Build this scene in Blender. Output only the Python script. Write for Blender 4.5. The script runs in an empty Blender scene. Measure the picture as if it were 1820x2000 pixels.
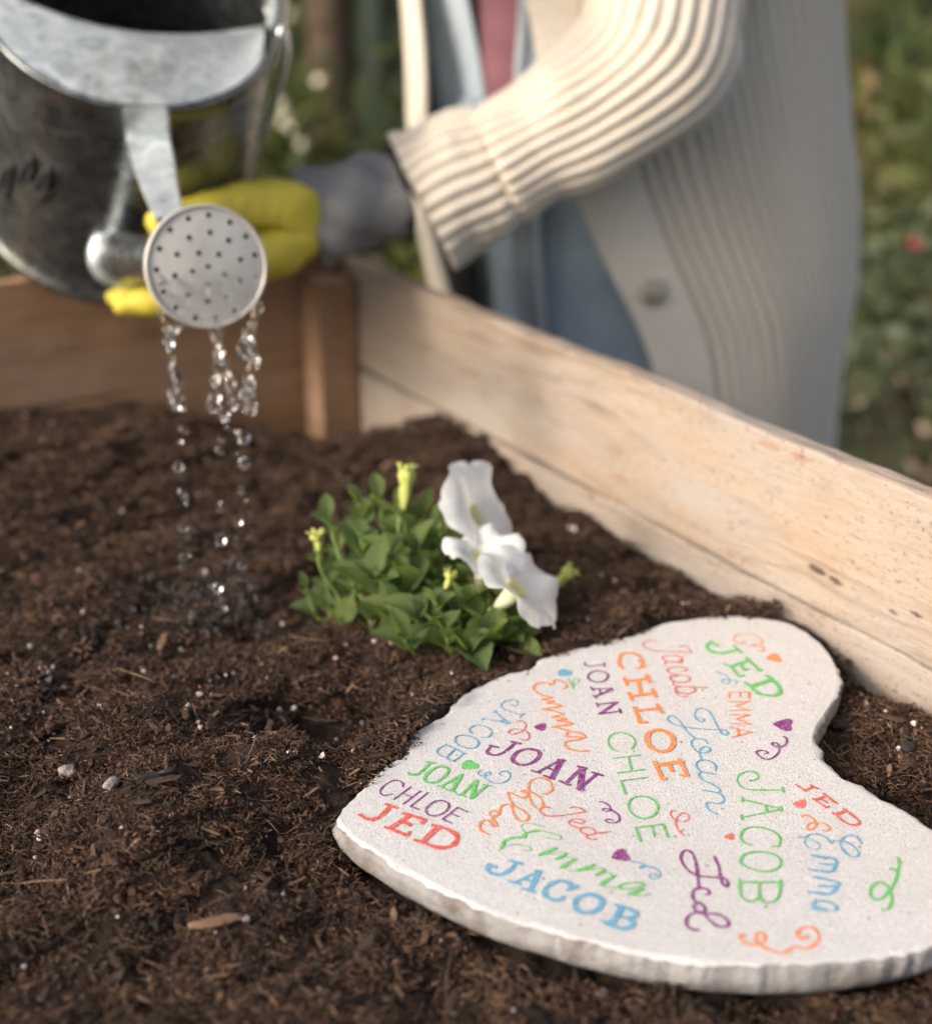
import bpy, bmesh, math, random
import numpy as np
from mathutils import Vector, Matrix, Euler

# ---------------------------------------------------------------- camera, world, sun, exposure
scene = bpy.context.scene
COL = scene.collection
R = math.radians
CAM_H, PITCH, FPX = 0.365, R(22.6), 2778.0      # camera height over the bed, pitch, focal length in pixels of a 2000 px high frame

cam_data = bpy.data.cameras.new('camera')
cam = bpy.data.objects.new('camera', cam_data)
COL.objects.link(cam)
cam.location = (0, 0, CAM_H)
cam.rotation_euler = (math.pi / 2 - PITCH, 0, 0)
cam_data.sensor_fit = 'VERTICAL'
cam_data.sensor_height = 36.0
cam_data.lens = 50.0
cam_data.clip_start = 0.02
cam_data.clip_end = 400.0
cam_data.dof.use_dof = True
cam_data.dof.focus_distance = 0.675
cam_data.dof.aperture_fstop = 4.0
cam_data.dof.aperture_blades = 0
scene.camera = cam

SUN_EL, SUN_AZ = R(27), (-0.86, -0.51)          # low sun to the left, behind the viewer
world = bpy.data.worlds.new('World')
scene.world = world
world.use_nodes = True
wn = world.node_tree
wn.nodes.clear()
sky = wn.nodes.new('ShaderNodeTexSky')
sky.sky_type = 'NISHITA'
sky.sun_disc = False
sky.sun_elevation = SUN_EL
sky.sun_rotation = math.atan2(SUN_AZ[0], SUN_AZ[1])
sky.dust_density = 5.0
sky.air_density = 0.75
sky.ozone_density = 0.0
bg = wn.nodes.new('ShaderNodeBackground')
bg.inputs['Strength'].default_value = 0.15
wo = wn.nodes.new('ShaderNodeOutputWorld')
hs = wn.nodes.new('ShaderNodeHueSaturation')      # thin haze takes some of the blue out of the sky
hs.inputs['Saturation'].default_value = 0.78
wn.links.new(sky.outputs[0], hs.inputs['Color'])
wn.links.new(hs.outputs[0], bg.inputs[0])
wn.links.new(bg.outputs[0], wo.inputs[0])

sun_data = bpy.data.lights.new('sun', 'SUN')
sun_data.energy = 1.25
sun_data.angle = R(10.0)
sun_data.color = (1.0, 0.89, 0.77)
sun = bpy.data.objects.new('sun', sun_data)
COL.objects.link(sun)
sd = Vector((SUN_AZ[0] * math.cos(SUN_EL), SUN_AZ[1] * math.cos(SUN_EL), math.sin(SUN_EL)))
sun.rotation_euler = sd.to_track_quat('Z', 'Y').to_euler()
sun.location = sd * 5

vs = scene.view_settings
vs.view_transform = 'Standard'
vs.look = 'None'
vs.exposure = 0.72
vs.gamma = 1.0
vs.use_curve_mapping = False
scene.cycles.use_denoising = True
scene.cycles.max_bounces = 10
scene.cycles.transparent_max_bounces = 12
scene.cycles.caustics_reflective = False
scene.cycles.caustics_refractive = False

# ---------------------------------------------------------------- small helpers
rng = np.random.default_rng(7)
random.seed(7)
CAMP = np.array([0, 0, CAM_H])
FWD = np.array([0, math.cos(PITCH), -math.sin(PITCH)])
UPV = np.array([0, math.sin(PITCH), math.cos(PITCH)])
RGT = np.array([1.0, 0, 0])


def ray(px, py):
    return FWD + (px - 910) / FPX * RGT - (py - 1000) / FPX * UPV


def at(px, py, d):
    """point seen at photo pixel (px, py) at depth d along the view axis"""
    return CAMP + d * ray(px, py)


def on(px, py, z):
    """point of the level plane z seen at a photo pixel"""
    r = ray(px, py)
    return CAMP + (z - CAM_H) / r[2] * r


def V(a):
    return Vector((float(a[0]), float(a[1]), float(a[2])))


def hash3(ix, iy, iz, seed):
    h = (ix.astype(np.int64) * 374761393 + iy.astype(np.int64) * 668265263 + iz.astype(np.int64) * 2147483647 + seed * 1274126177) & 0xFFFFFFFF
    h = ((h ^ (h >> 13)) * 1274126177) & 0xFFFFFFFF
    h = (h ^ (h >> 16)) & 0xFFFFFFFF
    return h / 4294967295.0


def noise3(p, seed=0):
    """value noise in -1..1 for an (n, 3) array"""
    f = np.floor(p)
    t = p - f
    t = t * t * (3 - 2 * t)
    i = f.astype(np.int64)
    out = 0
    for dx in (0, 1):
        for dy in (0, 1):
            for dz in (0, 1):
                w = (t[:, 0] if dx else 1 - t[:, 0]) * (t[:, 1] if dy else 1 - t[:, 1]) * (t[:, 2] if dz else 1 - t[:, 2])
                out = out + w * hash3(i[:, 0] + dx, i[:, 1] + dy, i[:, 2] + dz, seed)
    return out * 2 - 1


def fbm(p, octaves=4, seed=0, gain=0.5):
    a, s, out = 1.0, 1.0, 0
    for k in range(octaves):
        out = out + a * noise3(p * s + 17.3 * k, seed + k)
        a *= gain
        s *= 2.03
    return out


def xy3(x, y, s):
    return np.stack([x * s, y * s, np.zeros_like(x)], 1)


def tag(o, label=None, cat=None, group=None, kind=None):
    if label: o['label'] = label
    if cat: o['category'] = cat
    if group: o['group'] = group
    if kind: o['kind'] = kind
    return o


def empty(name, loc, label, cat, group=None):
    o = bpy.data.objects.new(name, None)
    o.empty_display_size = 0.02
    COL.objects.link(o)
    o.location = V(loc)
    return tag(o, label, cat, group)


def link(name, me, mats, parent=None, smooth=True, world_space=True):
    """link a mesh; parts built in world space are moved into their parent's frame"""
    o = bpy.data.objects.new(name, me)
    COL.objects.link(o)
    for m in (mats if isinstance(mats, (list, tuple)) else [mats]):
        if m is not None and len(me.materials) < 8:
            me.materials.append(m)
    if smooth and len(me.polygons):
        me.polygons.foreach_set('use_smooth', [True] * len(me.polygons))
    if parent is not None:
        o.parent = parent
        if world_space:
            m = Matrix.Identity(4)
            q = parent
            while q is not None:
                m = q.matrix_basis @ m if q.parent is None else q.matrix_basis @ m
                q = q.parent
            o.matrix_basis = m.inverted()
    return o


def mesh(name, verts, faces):
    me = bpy.data.meshes.new(name)
    verts = np.asarray(verts, dtype=np.float64)
    if isinstance(faces, np.ndarray):
        k = faces.shape[1]
        n = len(faces)
        me.vertices.add(len(verts))
        me.vertices.foreach_set('co', verts.ravel())
        me.loops.add(n * k)
        me.loops.foreach_set('vertex_index', faces.astype(np.int32).ravel())
        me.polygons.add(n)
        me.polygons.foreach_set('loop_start', np.arange(0, n * k, k, dtype=np.int32))
        me.update(calc_edges=True)
    else:
        me.from_pydata([tuple(map(float, v)) for v in verts], [], faces)
        me.update()
    return me


def grid_faces(nr, nc, close=False):
    r = np.arange(nr - 1)[:, None]
    c = np.arange(nc if close else nc - 1)[None, :]
    c2 = (c + 1) % nc
    a = r * nc + c
    b = r * nc + c2
    return np.stack([a, b, b + nc, a + nc], -1).reshape(-1, 4)


def catmull(pts, per=8, closed=False):
    p = np.asarray(pts, float)
    n = len(p)
    if n < 3 and not closed:
        t = np.linspace(0, 1, per + 1)[:, None]
        return p[0] * (1 - t) + p[-1] * t
    out = []
    rngs = range(n) if closed else range(n - 1)
    for i in rngs:
        if closed:
            p0, p1, p2, p3 = p[(i - 1) % n], p[i], p[(i + 1) % n], p[(i + 2) % n]
        else:
            p0, p1, p2, p3 = p[max(i - 1, 0)], p[i], p[i + 1], p[min(i + 2, n - 1)]
        for k in range(per):
            t = k / per
            out.append(0.5 * ((2 * p1) + (-p0 + p2) * t + (2 * p0 - 5 * p1 + 4 * p2 - p3) * t * t + (-p0 + 3 * p1 - 3 * p2 + p3) * t ** 3))
    if not closed:
        out.append(p[-1])
    return np.array(out)


def frames(path, up=(0, 0, 1)):
    t = np.gradient(path, axis=0)
    t /= np.linalg.norm(t, axis=1)[:, None] + 1e-12
    n = np.zeros_like(t)
    u = np.array(up, float)
    if abs(np.dot(u, t[0])) > 0.95:
        u = np.array([1.0, 0.2, 0])
    u = u - np.dot(u, t[0]) * t[0]
    u /= np.linalg.norm(u)
    for i in range(len(t)):
        u = u - np.dot(u, t[i]) * t[i]
        u /= np.linalg.norm(u) + 1e-12
        n[i] = u
    return t, n, np.cross(t, n)


def tube(path, radii, nseg=8, radial=None, flat=1.0, cap=True, up=(0, 0, 1)):
    """tube round a path; radial(i, theta) gives an extra offset; flat squeezes the normal axis"""
    path = np.asarray(path, float)
    m = len(path)
    r = np.interp(np.linspace(0, 1, m), np.linspace(0, 1, len(radii)), radii) if len(radii) != m else np.asarray(radii, float)
    t, n, b = frames(path, up)
    th = np.arange(nseg) / nseg * 2 * math.pi
    rr = r[:, None] + (radial(np.arange(m)[:, None], th[None, :]) if radial else 0)
    v = path[:, None, :] + n[:, None, :] * (np.cos(th)[None, :, None] * rr[:, :, None] * flat) + b[:, None, :] * (np.sin(th)[None, :, None] * rr[:, :, None])
    v = v.reshape(-1, 3)
    f = grid_faces(m, nseg, True).tolist()
    if cap:
        v = np.vstack([v, path[:1], path[-1:]])
        c0, c1 = len(v) - 2, len(v) - 1
        for k in range(nseg):
            f.append([c0, (k + 1) % nseg, k])
            f.append([c1, (m - 1) * nseg + k, (m - 1) * nseg + (k + 1) % nseg])
    return v, f


class Bag:
    """collects pieces into one mesh"""
    def __init__(self):
        self.v, self.f, self.n = [], [], 0

    def add(self, v, f):
        self.v.append(np.asarray(v, float))
        self.f.extend([[i + self.n for i in q] for q in f])
        self.n += len(v)

    def mesh(self, name):
        return mesh(name, np.vstack(self.v), self.f)


# ---------------------------------------------------------------- materials
def new_mat(name):
    m = bpy.data.materials.new(name)
    m.use_nodes = True
    nt = m.node_tree
    nt.nodes.clear()
    out = nt.nodes.new('ShaderNodeOutputMaterial')
    b = nt.nodes.new('ShaderNodeBsdfPrincipled')
    nt.links.new(b.outputs[0], out.inputs[0])
    return m, nt, b, out


def N(nt, typ, **kw):
    n = nt.nodes.new(typ)
    for k, v in kw.items():
        if k in n.inputs.keys() if isinstance(k, str) else False:
            n.inputs[k].default_value = v
        else:
            setattr(n, k, v)
    return n


def coords(nt, scale=(1, 1, 1), kind='Object', rot=(0, 0, 0)):
    tc = nt.nodes.new('ShaderNodeTexCoord')
    mp = nt.nodes.new('ShaderNodeMapping')
    mp.inputs['Scale'].default_value = scale
    mp.inputs['Rotation'].default_value = rot
    nt.links.new(tc.outputs[kind], mp.inputs[0])
    return mp.outputs[0]


def tex_noise(nt, vec, scale, detail=4, rough=0.55, dist=0.0):
    n = nt.nodes.new('ShaderNodeTexNoise')
    n.inputs['Scale'].default_value = scale
    n.inputs['Detail'].default_value = detail
    n.inputs['Roughness'].default_value = rough
    n.inputs['Distortion'].default_value = dist
    nt.links.new(vec, n.inputs['Vector'])
    return n.outputs[0]


def ramp(nt, fac, stops, interp='LINEAR'):
    r = nt.nodes.new('ShaderNodeValToRGB')
    r.color_ramp.interpolation = interp
    e = r.color_ramp.elements
    while len(e) < len(stops):
        e.new(0.5)
    for i, (p, c) in enumerate(stops):
        e[i].position = p
        e[i].color = (*c, 1) if len(c) == 3 else c
    nt.links.new(fac, r.inputs[0])
    return r.outputs[0]


def mix(nt, fac, a, b, blend='MIX'):
    m = nt.nodes.new('ShaderNodeMix')
    m.data_type = 'RGBA'
    m.blend_type = blend
    for sock, val in ((m.inputs[0], fac), (m.inputs[6], a), (m.inputs[7], b)):
        if isinstance(val, (int, float)):
            sock.default_value = val
        elif isinstance(val, (tuple, list)):
            sock.default_value = (*val, 1)
        else:
            nt.links.new(val, sock)
    return m.outputs[2]


def bump(nt, b, height, dist, strength=1.0):
    n = nt.nodes.new('ShaderNodeBump')
    n.inputs['Strength'].default_value = strength
    n.inputs['Distance'].default_value = dist
    nt.links.new(height, n.inputs['Height'])
    if b.inputs['Normal'].links:
        nt.links.new(b.inputs['Normal'].links[0].from_socket, n.inputs['Normal'])
    nt.links.new(n.outputs[0], b.inputs['Normal'])


def simple(name, col, rough=0.6, metal=0.0, var=0.0, scale=40, bumpd=0.0, bscale=200, sheen=0.0, spec=0.5):
    m, nt, b, _ = new_mat(name)
    b.inputs['Roughness'].default_value = rough
    b.inputs['Metallic'].default_value = metal
    b.inputs['Specular IOR Level'].default_value = spec
    if sheen:
        b.inputs['Sheen Weight'].default_value = sheen
    vec = coords(nt)
    if var:
        f = tex_noise(nt, vec, scale)
        c = ramp(nt, f, [(0.3, tuple(x * (1 - var) for x in col)), (0.7, tuple(min(1, x * (1 + var)) for x in col))])
        nt.links.new(c, b.inputs['Base Color'])
    else:
        b.inputs['Base Color'].default_value = (*col, 1)
    if bumpd:
        bump(nt, b, tex_noise(nt, vec, bscale, 5), bumpd)
    return m


def wetness(nt):
    """1 on the ground where the streams land, fading out over a hand's breadth"""
    g = nt.nodes.new('ShaderNodeNewGeometry')
    d = nt.nodes.new('ShaderNodeVectorMath')
    d.operation = 'DISTANCE'
    nt.links.new(g.outputs['Position'], d.inputs[0])
    d.inputs[1].default_value = tuple(on(390, 1170, -0.024))
    a_ = nt.nodes.new('ShaderNodeMath'); a_.operation = 'MULTIPLY_ADD'
    nz = nt.nodes.new('ShaderNodeTexNoise'); nz.inputs['Scale'].default_value = 30
    nt.links.new(g.outputs['Position'], nz.inputs['Vector'])
    nt.links.new(nz.outputs[0], a_.inputs[0]); a_.inputs[1].default_value = 0.06
    nt.links.new(d.outputs['Value'], a_.inputs[2])
    return ramp(nt, a_.outputs[0], [(0.055, (0.6,) * 3), (0.125, (0, 0, 0))])


def mat_soil():
    m, nt, b, _ = new_mat('soil')
    v = coords(nt)
    big = tex_noise(nt, v, 9, 3)
    fine = tex_noise(nt, v, 260, 6, 0.7)
    c = ramp(nt, fine, [(0.3, (0.012, 0.008, 0.006)), (0.55, (0.034, 0.020, 0.014)), (0.75, (0.075, 0.042, 0.027))])
    c2 = mix(nt, ramp(nt, big, [(0.35, (0, 0, 0)), (0.7, (1, 1, 1))]), c, (0.05, 0.024, 0.013))
    wet = wetness(nt)
    nt.links.new(mix(nt, wet, mix(nt, 0.35, c, c2), (0.010, 0.006, 0.004)), b.inputs['Base Color'])
    nt.links.new(ramp(nt, wet, [(0, (0.85,) * 3), (1, (0.28,) * 3)]), b.inputs['Roughness'])
    b.inputs['Specular IOR Level'].default_value = 0.3
    bump(nt, b, fine, 0.004)
    bump(nt, b, tex_noise(nt, v, 900, 3), 0.0008)
    return m


def mat_crumb():
    """crumbs and fibres carry their own tint per piece"""
    m, nt, b, _ = new_mat('soil_bits')
    a = nt.nodes.new('ShaderNodeAttribute')
    a.attribute_name = 'tint'
    oi = nt.nodes.new('ShaderNodeObjectInfo')
    v = coords(nt)
    f = tex_noise(nt, v, 700, 3)
    c = mix(nt, 1.0, a.outputs['Color'], ramp(nt, f, [(0.3, (0.55, 0.5, 0.5)), (0.7, (1.25, 1.2, 1.15))]), 'MULTIPLY')
    c = mix(nt, 1.0, c, ramp(nt, oi.outputs['Random'], [(0, (0.7, 0.66, 0.66)), (1, (1.2, 1.12, 1.05))]), 'MULTIPLY')
    wet = wetness(nt)
    nt.links.new(mix(nt, 1.0, c, ramp(nt, wet, [(0, (1, 1, 1)), (1, (0.62, 0.58, 0.55))]), 'MULTIPLY'), b.inputs['Base Color'])
    nt.links.new(ramp(nt, wet, [(0, (0.75,) * 3), (1, (0.22,) * 3)]), b.inputs['Roughness'])
    b.inputs['Specular IOR Level'].default_value = 0.4
    return m


def mat_wood(name, light, dark, orange, weather=0.5, rough=0.7, knots=()):
    m, nt, b, _ = new_mat(name)
    v = coords(nt, (1.2, 9, 22))
    warp = tex_noise(nt, coords(nt, (2, 5, 9)), 1.6, 3)
    w = nt.nodes.new('ShaderNodeVectorMath')
    w.operation = 'MULTIPLY_ADD'
    nt.links.new(warp, w.inputs[0])
    w.inputs[1].default_value = (0.0, 1.6, 2.6)
    nt.links.new(v, w.inputs[2])
    grain = tex_noise(nt, w.outputs[0], 6, 8, 0.62, 0.3)
    fine = tex_noise(nt, coords(nt, (3, 60, 160)), 8, 4, 0.7)
    c = ramp(nt, grain, [(0.28, dark), (0.5, light), (0.72, tuple(min(1, x * 1.12) for x in light))])
    c = mix(nt, ramp(nt, fine, [(0.35, (0.6, 0.6, 0.6)), (0.6, (0, 0, 0))]), c, dark)
    broad = tex_noise(nt, coords(nt, (2.2, 3, 7)), 1.5, 3)
    c = mix(nt, ramp(nt, broad, [(0.42, (0, 0, 0)), (0.72, (0.75, 0.75, 0.75))]), c, orange)
    # knots: dark cores with a ring
    vo = nt.nodes.new('ShaderNodeTexVoronoi')
    vo.inputs['Scale'].default_value = 1.0
    vo.voronoi_dimensions = '2D'
    sx_ = nt.nodes.new('ShaderNodeSeparateXYZ'); cx2 = nt.nodes.new('ShaderNodeCombineXYZ')
    nt.links.new(coords(nt, (5, 1, 13)), sx_.inputs[0])
    nt.links.new(sx_.outputs[0], cx2.inputs[0]); nt.links.new(sx_.outputs[2], cx2.inputs[1])
    nt.links.new(cx2.outputs[0], vo.inputs['Vector'])
    c = mix(nt, ramp(nt, vo.outputs['Distance'], [(0.0, (0.5, 0.5, 0.5)), (0.04, (0.35, 0.35, 0.35)), (0.07, (0.12, 0.12, 0.12)), (0.2, (0, 0, 0))]), c, tuple(x * 0.40 for x in orange))
    for kx, kz, rx, rz, kcol in knots:
        tc = nt.nodes.new('ShaderNodeTexCoord')
        n1 = nt.nodes.new('ShaderNodeVectorMath'); n1.operation = 'SUBTRACT'
        n1.inputs[1].default_value = (kx, 0, kz)
        nt.links.new(tc.outputs['Object'], n1.inputs[0])
        n2 = nt.nodes.new('ShaderNodeVectorMath'); n2.operation = 'MULTIPLY'
        n2.inputs[1].default_value = (0.42 / rx, 0, 0.42 / rz)
        nt.links.new(n1.outputs[0], n2.inputs[0])
        n3 = nt.nodes.new('ShaderNodeVectorMath'); n3.operation = 'LENGTH'
        nt.links.new(n2.outputs[0], n3.inputs[0])
        n4 = nt.nodes.new('ShaderNodeMath'); n4.operation = 'MULTIPLY_ADD'
        nt.links.new(tex_noise(nt, tc.outputs['Object'], 420, 3), n4.inputs[0])
        n4.inputs[1].default_value = 0.5
        nt.links.new(n3.outputs['Value'], n4.inputs[2])
        c = mix(nt, ramp(nt, n4.outputs[0], [(0.48, (0.9,) * 3), (0.72, (0, 0, 0))]), c, kcol)
    # mildew specks
    sp = tex_noise(nt, coords(nt, (30, 60, 60)), 7, 2, 0.8)
    gate = tex_noise(nt, coords(nt, (5, 9, 14)), 1.3, 2)
    spk = nt.nodes.new('ShaderNodeMath')
    spk.operation = 'MULTIPLY'
    nt.links.new(ramp(nt, sp, [(0.59, (0, 0, 0)), (0.65, (1, 1, 1))]), spk.inputs[0])
    nt.links.new(ramp(nt, gate, [(0.40, (0, 0, 0)), (0.56, (0.95, 0.95, 0.95))]), spk.inputs[1])
    c = mix(nt, spk.outputs[0], c, (0.09, 0.065, 0.05))
    wth = tex_noise(nt, coords(nt, (3, 8, 8)), 2.1, 4)
    c = mix(nt, ramp(nt, wth, [(0.4, (0, 0, 0)), (0.75, (weather, weather, weather))]), c, (0.37, 0.345, 0.32))
    nt.links.new(c, b.inputs['Base Color'])
    b.inputs['Roughness'].default_value = rough
    b.inputs['Specular IOR Level'].default_value = 0.25
    bump(nt, b, fine, 0.0006)
    bump(nt, b, grain, 0.0012)
    return m


STONE_COL = (0.635, 0.63, 0.625)


def speck(nt, v, base):
    f = tex_noise(nt, v, 1100, 3, 0.6)
    c = mix(nt, ramp(nt, f, [(0.35, (0.9, 0.9, 0.9)), (0.43, (0, 0, 0))]), base, (0.36, 0.31, 0.28))
    g = tex_noise(nt, v, 420, 2, 0.5)
    c = mix(nt, ramp(nt, g, [(0.60, (0, 0, 0)), (0.68, (0.55, 0.55, 0.55))]), c, tuple(min(1, x * 1.22) for x in base))
    h = tex_noise(nt, v, 230, 2, 0.6)
    c = mix(nt, ramp(nt, h, [(0.26, (0.9, 0.9, 0.9)), (0.29, (0, 0, 0))]), c, (0.16, 0.11, 0.10))
    k = tex_noise(nt, v, 11, 4)
    return mix(nt, ramp(nt, k, [(0.4, (0, 0, 0)), (0.8, (0.35, 0.35, 0.35))]), c, (0.48, 0.45, 0.44)), f


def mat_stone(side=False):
    m, nt, b, _ = new_mat('shaded_stone_side' if side else 'stone')
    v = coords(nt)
    c, f = speck(nt, v, STONE_COL if not side else (0.27, 0.265, 0.265))  # side colour darkened to paint its shade into the stone
    shade_grime = tex_noise(nt, v, 34 if side else 26, 5, 0.65)
    c = mix(nt, ramp(nt, shade_grime, [(0.34, (0.8 if side else 0.0,) * 3), (0.50, (0, 0, 0))]), c, (0.13, 0.095, 0.075))  # brown blotches deepen the side's painted shade; top face gets none
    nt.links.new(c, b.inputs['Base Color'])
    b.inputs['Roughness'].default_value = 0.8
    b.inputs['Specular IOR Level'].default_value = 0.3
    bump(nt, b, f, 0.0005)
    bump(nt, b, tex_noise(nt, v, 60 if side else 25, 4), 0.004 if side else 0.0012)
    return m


def mat_ink(name, col):
    m, nt, b, _ = new_mat(name)
    v = coords(nt)
    f = tex_noise(nt, v, 1000, 2, 0.6)
    g = tex_noise(nt, v, 120, 3, 0.6)
    c = mix(nt, ramp(nt, g, [(0.35, (0, 0, 0)), (0.75, (0.3, 0.3, 0.3))]), col, tuple(0.6 * x + 0.4 * y for x, y in zip(col, STONE_COL)))
    c = mix(nt, ramp(nt, f, [(0.56, (0, 0, 0)), (0.64, (0.45, 0.45, 0.45))]), c, STONE_COL)
    c = mix(nt, ramp(nt, f, [(0.34, (0.55, 0.55, 0.55)), (0.42, (0, 0, 0))]), c, tuple(x * 0.45 for x in col))
    nt.links.new(c, b.inputs['Base Color'])
    b.inputs['Roughness'].default_value = 0.75
    bump(nt, b, f, 0.0005)
    return m


def mat_galv(name='galvanised_steel', rough=0.36, tone=1.0):
    m, nt, b, _ = new_mat(name)
    v = coords(nt)
    vo = nt.nodes.new('ShaderNodeTexVoronoi')
    vo.inputs['Scale'].default_value = 120
    nt.links.new(v, vo.inputs['Vector'])
    no = tex_noise(nt, v, 55, 5, 0.6, 1.2)
    c = ramp(nt, no, [(0.3, (0.38 * tone, 0.43 * tone, 0.45 * tone)), (0.5, (0.55 * tone, 0.60 * tone, 0.61 * tone)), (0.7, (0.72 * tone, 0.77 * tone, 0.78 * tone))])
    c = mix(nt, 0.5, c, ramp(nt, vo.outputs['Distance'], [(0.1, (0.42, 0.42, 0.42)), (0.6, (0.6, 0.6, 0.6))]), 'SOFT_LIGHT')
    nt.links.new(c, b.inputs['Base Color'])
    b.inputs['Metallic'].default_value = 0.92 if tone < 1 else 0.6
    nt.links.new(ramp(nt, no, [(0.3, (rough - 0.1,) * 3), (0.7, (rough + 0.12,) * 3)]), b.inputs['Roughness'])
    bump(nt, b, no, 0.0006)
    return m


def mat_knit():
    m, nt, b, _ = new_mat('cream_knit')
    v = coords(nt)
    f = tex_noise(nt, v, 300, 4, 0.6)
    c = ramp(nt, f, [(0.3, (0.68, 0.61, 0.51)), (0.7, (0.83, 0.765, 0.66))])
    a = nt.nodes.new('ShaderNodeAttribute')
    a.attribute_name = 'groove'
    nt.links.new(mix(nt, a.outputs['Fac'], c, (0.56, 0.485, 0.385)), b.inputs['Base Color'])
    b.inputs['Roughness'].default_value = 0.95
    b.inputs['Specular IOR Level'].default_value = 0.1
    b.inputs['Sheen Weight'].default_value = 0.3
    bump(nt, b, f, 0.0015)
    return m


def mat_denim(name, lo, hi):
    m, nt, b, _ = new_mat(name)
    v = coords(nt)
    wash = tex_noise(nt, coords(nt, (1, 1, 0.4)), 14, 4, 0.6)
    c = ramp(nt, wash, [(0.3, lo), (0.7, hi)])
    tw = tex_noise(nt, coords(nt, (1, 1, 0.25)), 900, 2)
    c = mix(nt, 0.35, c, ramp(nt, tw, [(0.35, lo), (0.65, (0.6, 0.66, 0.7))]))
    nt.links.new(c, b.inputs['Base Color'])
    b.inputs['Roughness'].default_value = 0.9
    b.inputs['Sheen Weight'].default_value = 0.15
    bump(nt, b, tw, 0.0006)
    return m


def mat_leaf(name, lo, hi, trans=0.25, scale=60):
    m, nt, b, out = new_mat(name)
    v = coords(nt)
    oi = nt.nodes.new('ShaderNodeObjectInfo')
    f = tex_noise(nt, v, scale, 4)
    c = ramp(nt, f, [(0.3, lo), (0.7, hi)])
    c = mix(nt, 1.0, c, ramp(nt, oi.outputs['Random'], [(0, (0.75, 0.85, 0.8)), (1, (1.25, 1.15, 0.95))]), 'MULTIPLY')
    nt.links.new(c, b.inputs['Base Color'])
    b.inputs['Roughness'].default_value = 0.55
    b.inputs['Specular IOR Level'].default_value = 0.35
    bump(nt, b, f, 0.0015)
    tr = nt.nodes.new('ShaderNodeBsdfTranslucent')
    nt.links.new(mix(nt, 1.0, c, (1.5, 1.6, 0.7), 'MULTIPLY'), tr.inputs[0])
    mx = nt.nodes.new('ShaderNodeMixShader')
    mx.inputs[0].default_value = trans
    nt.links.new(b.outputs[0], mx.inputs[1])
    nt.links.new(tr.outputs[0], mx.inputs[2])
    nt.links.new(mx.outputs[0], out.inputs[0])
    return m


def mat_petal():
    m, nt, b, out = new_mat('white_petal')
    a = nt.nodes.new('ShaderNodeAttribute')
    a.attribute_name = 'throat'
    f = tex_noise(nt, coords(nt), 180, 3)
    c = ramp(nt, f, [(0.3, (0.80, 0.81, 0.80)), (0.7, (0.90, 0.90, 0.89))])
    c = mix(nt, a.outputs['Fac'], c, (0.72, 0.70, 0.28))
    nt.links.new(c, b.inputs['Base Color'])
    b.inputs['Roughness'].default_value = 0.6
    bump(nt, b, f, 0.0008)
    tr = nt.nodes.new('ShaderNodeBsdfTranslucent')
    nt.links.new(c, tr.inputs[0])
    mx = nt.nodes.new('ShaderNodeMixShader')
    mx.inputs[0].default_value = 0.35
    nt.links.new(b.outputs[0], mx.inputs[1])
    nt.links.new(tr.outputs[0], mx.inputs[2])
    nt.links.new(mx.outputs[0], out.inputs[0])
    return m


def mat_water():
    m, nt, b, out = new_mat('water')
    b.inputs['Base Color'].default_value = (0.97, 0.99, 1, 1)
    b.inputs['Roughness'].default_value = 0.0
    b.inputs['IOR'].default_value = 1.333
    b.inputs['Transmission Weight'].default_value = 1.0
    return m


M_SOIL, M_BITS = mat_soil(), mat_crumb()


def on_board(px, py):
    """place on the inner face of the right board, in the upper plank's own frame"""
    r = ray(px, py)
    nv = np.array([-0.8508, -0.5255, 0])
    c0 = np.array([-0.113, 1.237, 0])
    p = CAMP + np.dot(c0 - CAMP, nv) / np.dot(r, nv) * r
    return np.dot(p - c0, [0.5255, -0.8508, 0]) + 0.02, p[2] - 0.0015


KD, KO = (0.045, 0.028, 0.02), (0.30, 0.155, 0.07)
KN = [(*on_board(px, py), rx, rz, kc) for px, py, rx, rz, kc in [(1598, 1112, 0.0085, 0.0026, KD), (1634, 1134, 0.0060, 0.0022, KD), (1790, 1200, 0.0050, 0.0016, KD), (1086, 828, 0.012, 0.0040, KO), (948, 775, 0.010, 0.0045, KO), (1560, 893, 0.009, 0.0025, KO), (1500, 870, 0.010, 0.0030, KO), (1215, 935, 0.010, 0.0025, KO), (1745, 1195, 0.004, 0.0014, KD)]]
M_PINE = mat_wood('pine_plank', (0.41, 0.345, 0.285), (0.20, 0.15, 0.11), (0.40, 0.27, 0.165), 0.9, knots=KN)
M_RED = mat_wood('reddish_plank', (0.43, 0.27, 0.16), (0.25, 0.14, 0.08), (0.40, 0.21, 0.10), 0.25)
M_PINE2 = mat_wood('weathered_plank', (0.40, 0.335, 0.275), (0.20, 0.15, 0.115), (0.34, 0.24, 0.16), 1.0)
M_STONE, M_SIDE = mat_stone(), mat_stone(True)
INK = {
    'red': mat_ink('red_ink', (0.70, 0.075, 0.045)), 'orange': mat_ink('orange_ink', (0.86, 0.235, 0.035)),
    'green': mat_ink('green_ink', (0.10, 0.52, 0.09)), 'purple': mat_ink('purple_ink', (0.22, 0.008, 0.18)),
    'blue': mat_ink('blue_ink', (0.10, 0.37, 0.56)), 'coral': mat_ink('coral_ink', (0.72, 0.12, 0.08)),
}
M_GALV = mat_galv(tone=1.12)
M_ROSE = simple('dull_zinc', (0.50, 0.485, 0.45), 0.48, metal=0.3, var=0.12, scale=60, bumpd=0.0003, bscale=300)
M_ROSE_SHADE = simple('shade_dark_inside', (0.02, 0.018, 0.015), 0.6)  # near-black colour paints shade inside the rose so its holes stay dark
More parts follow.
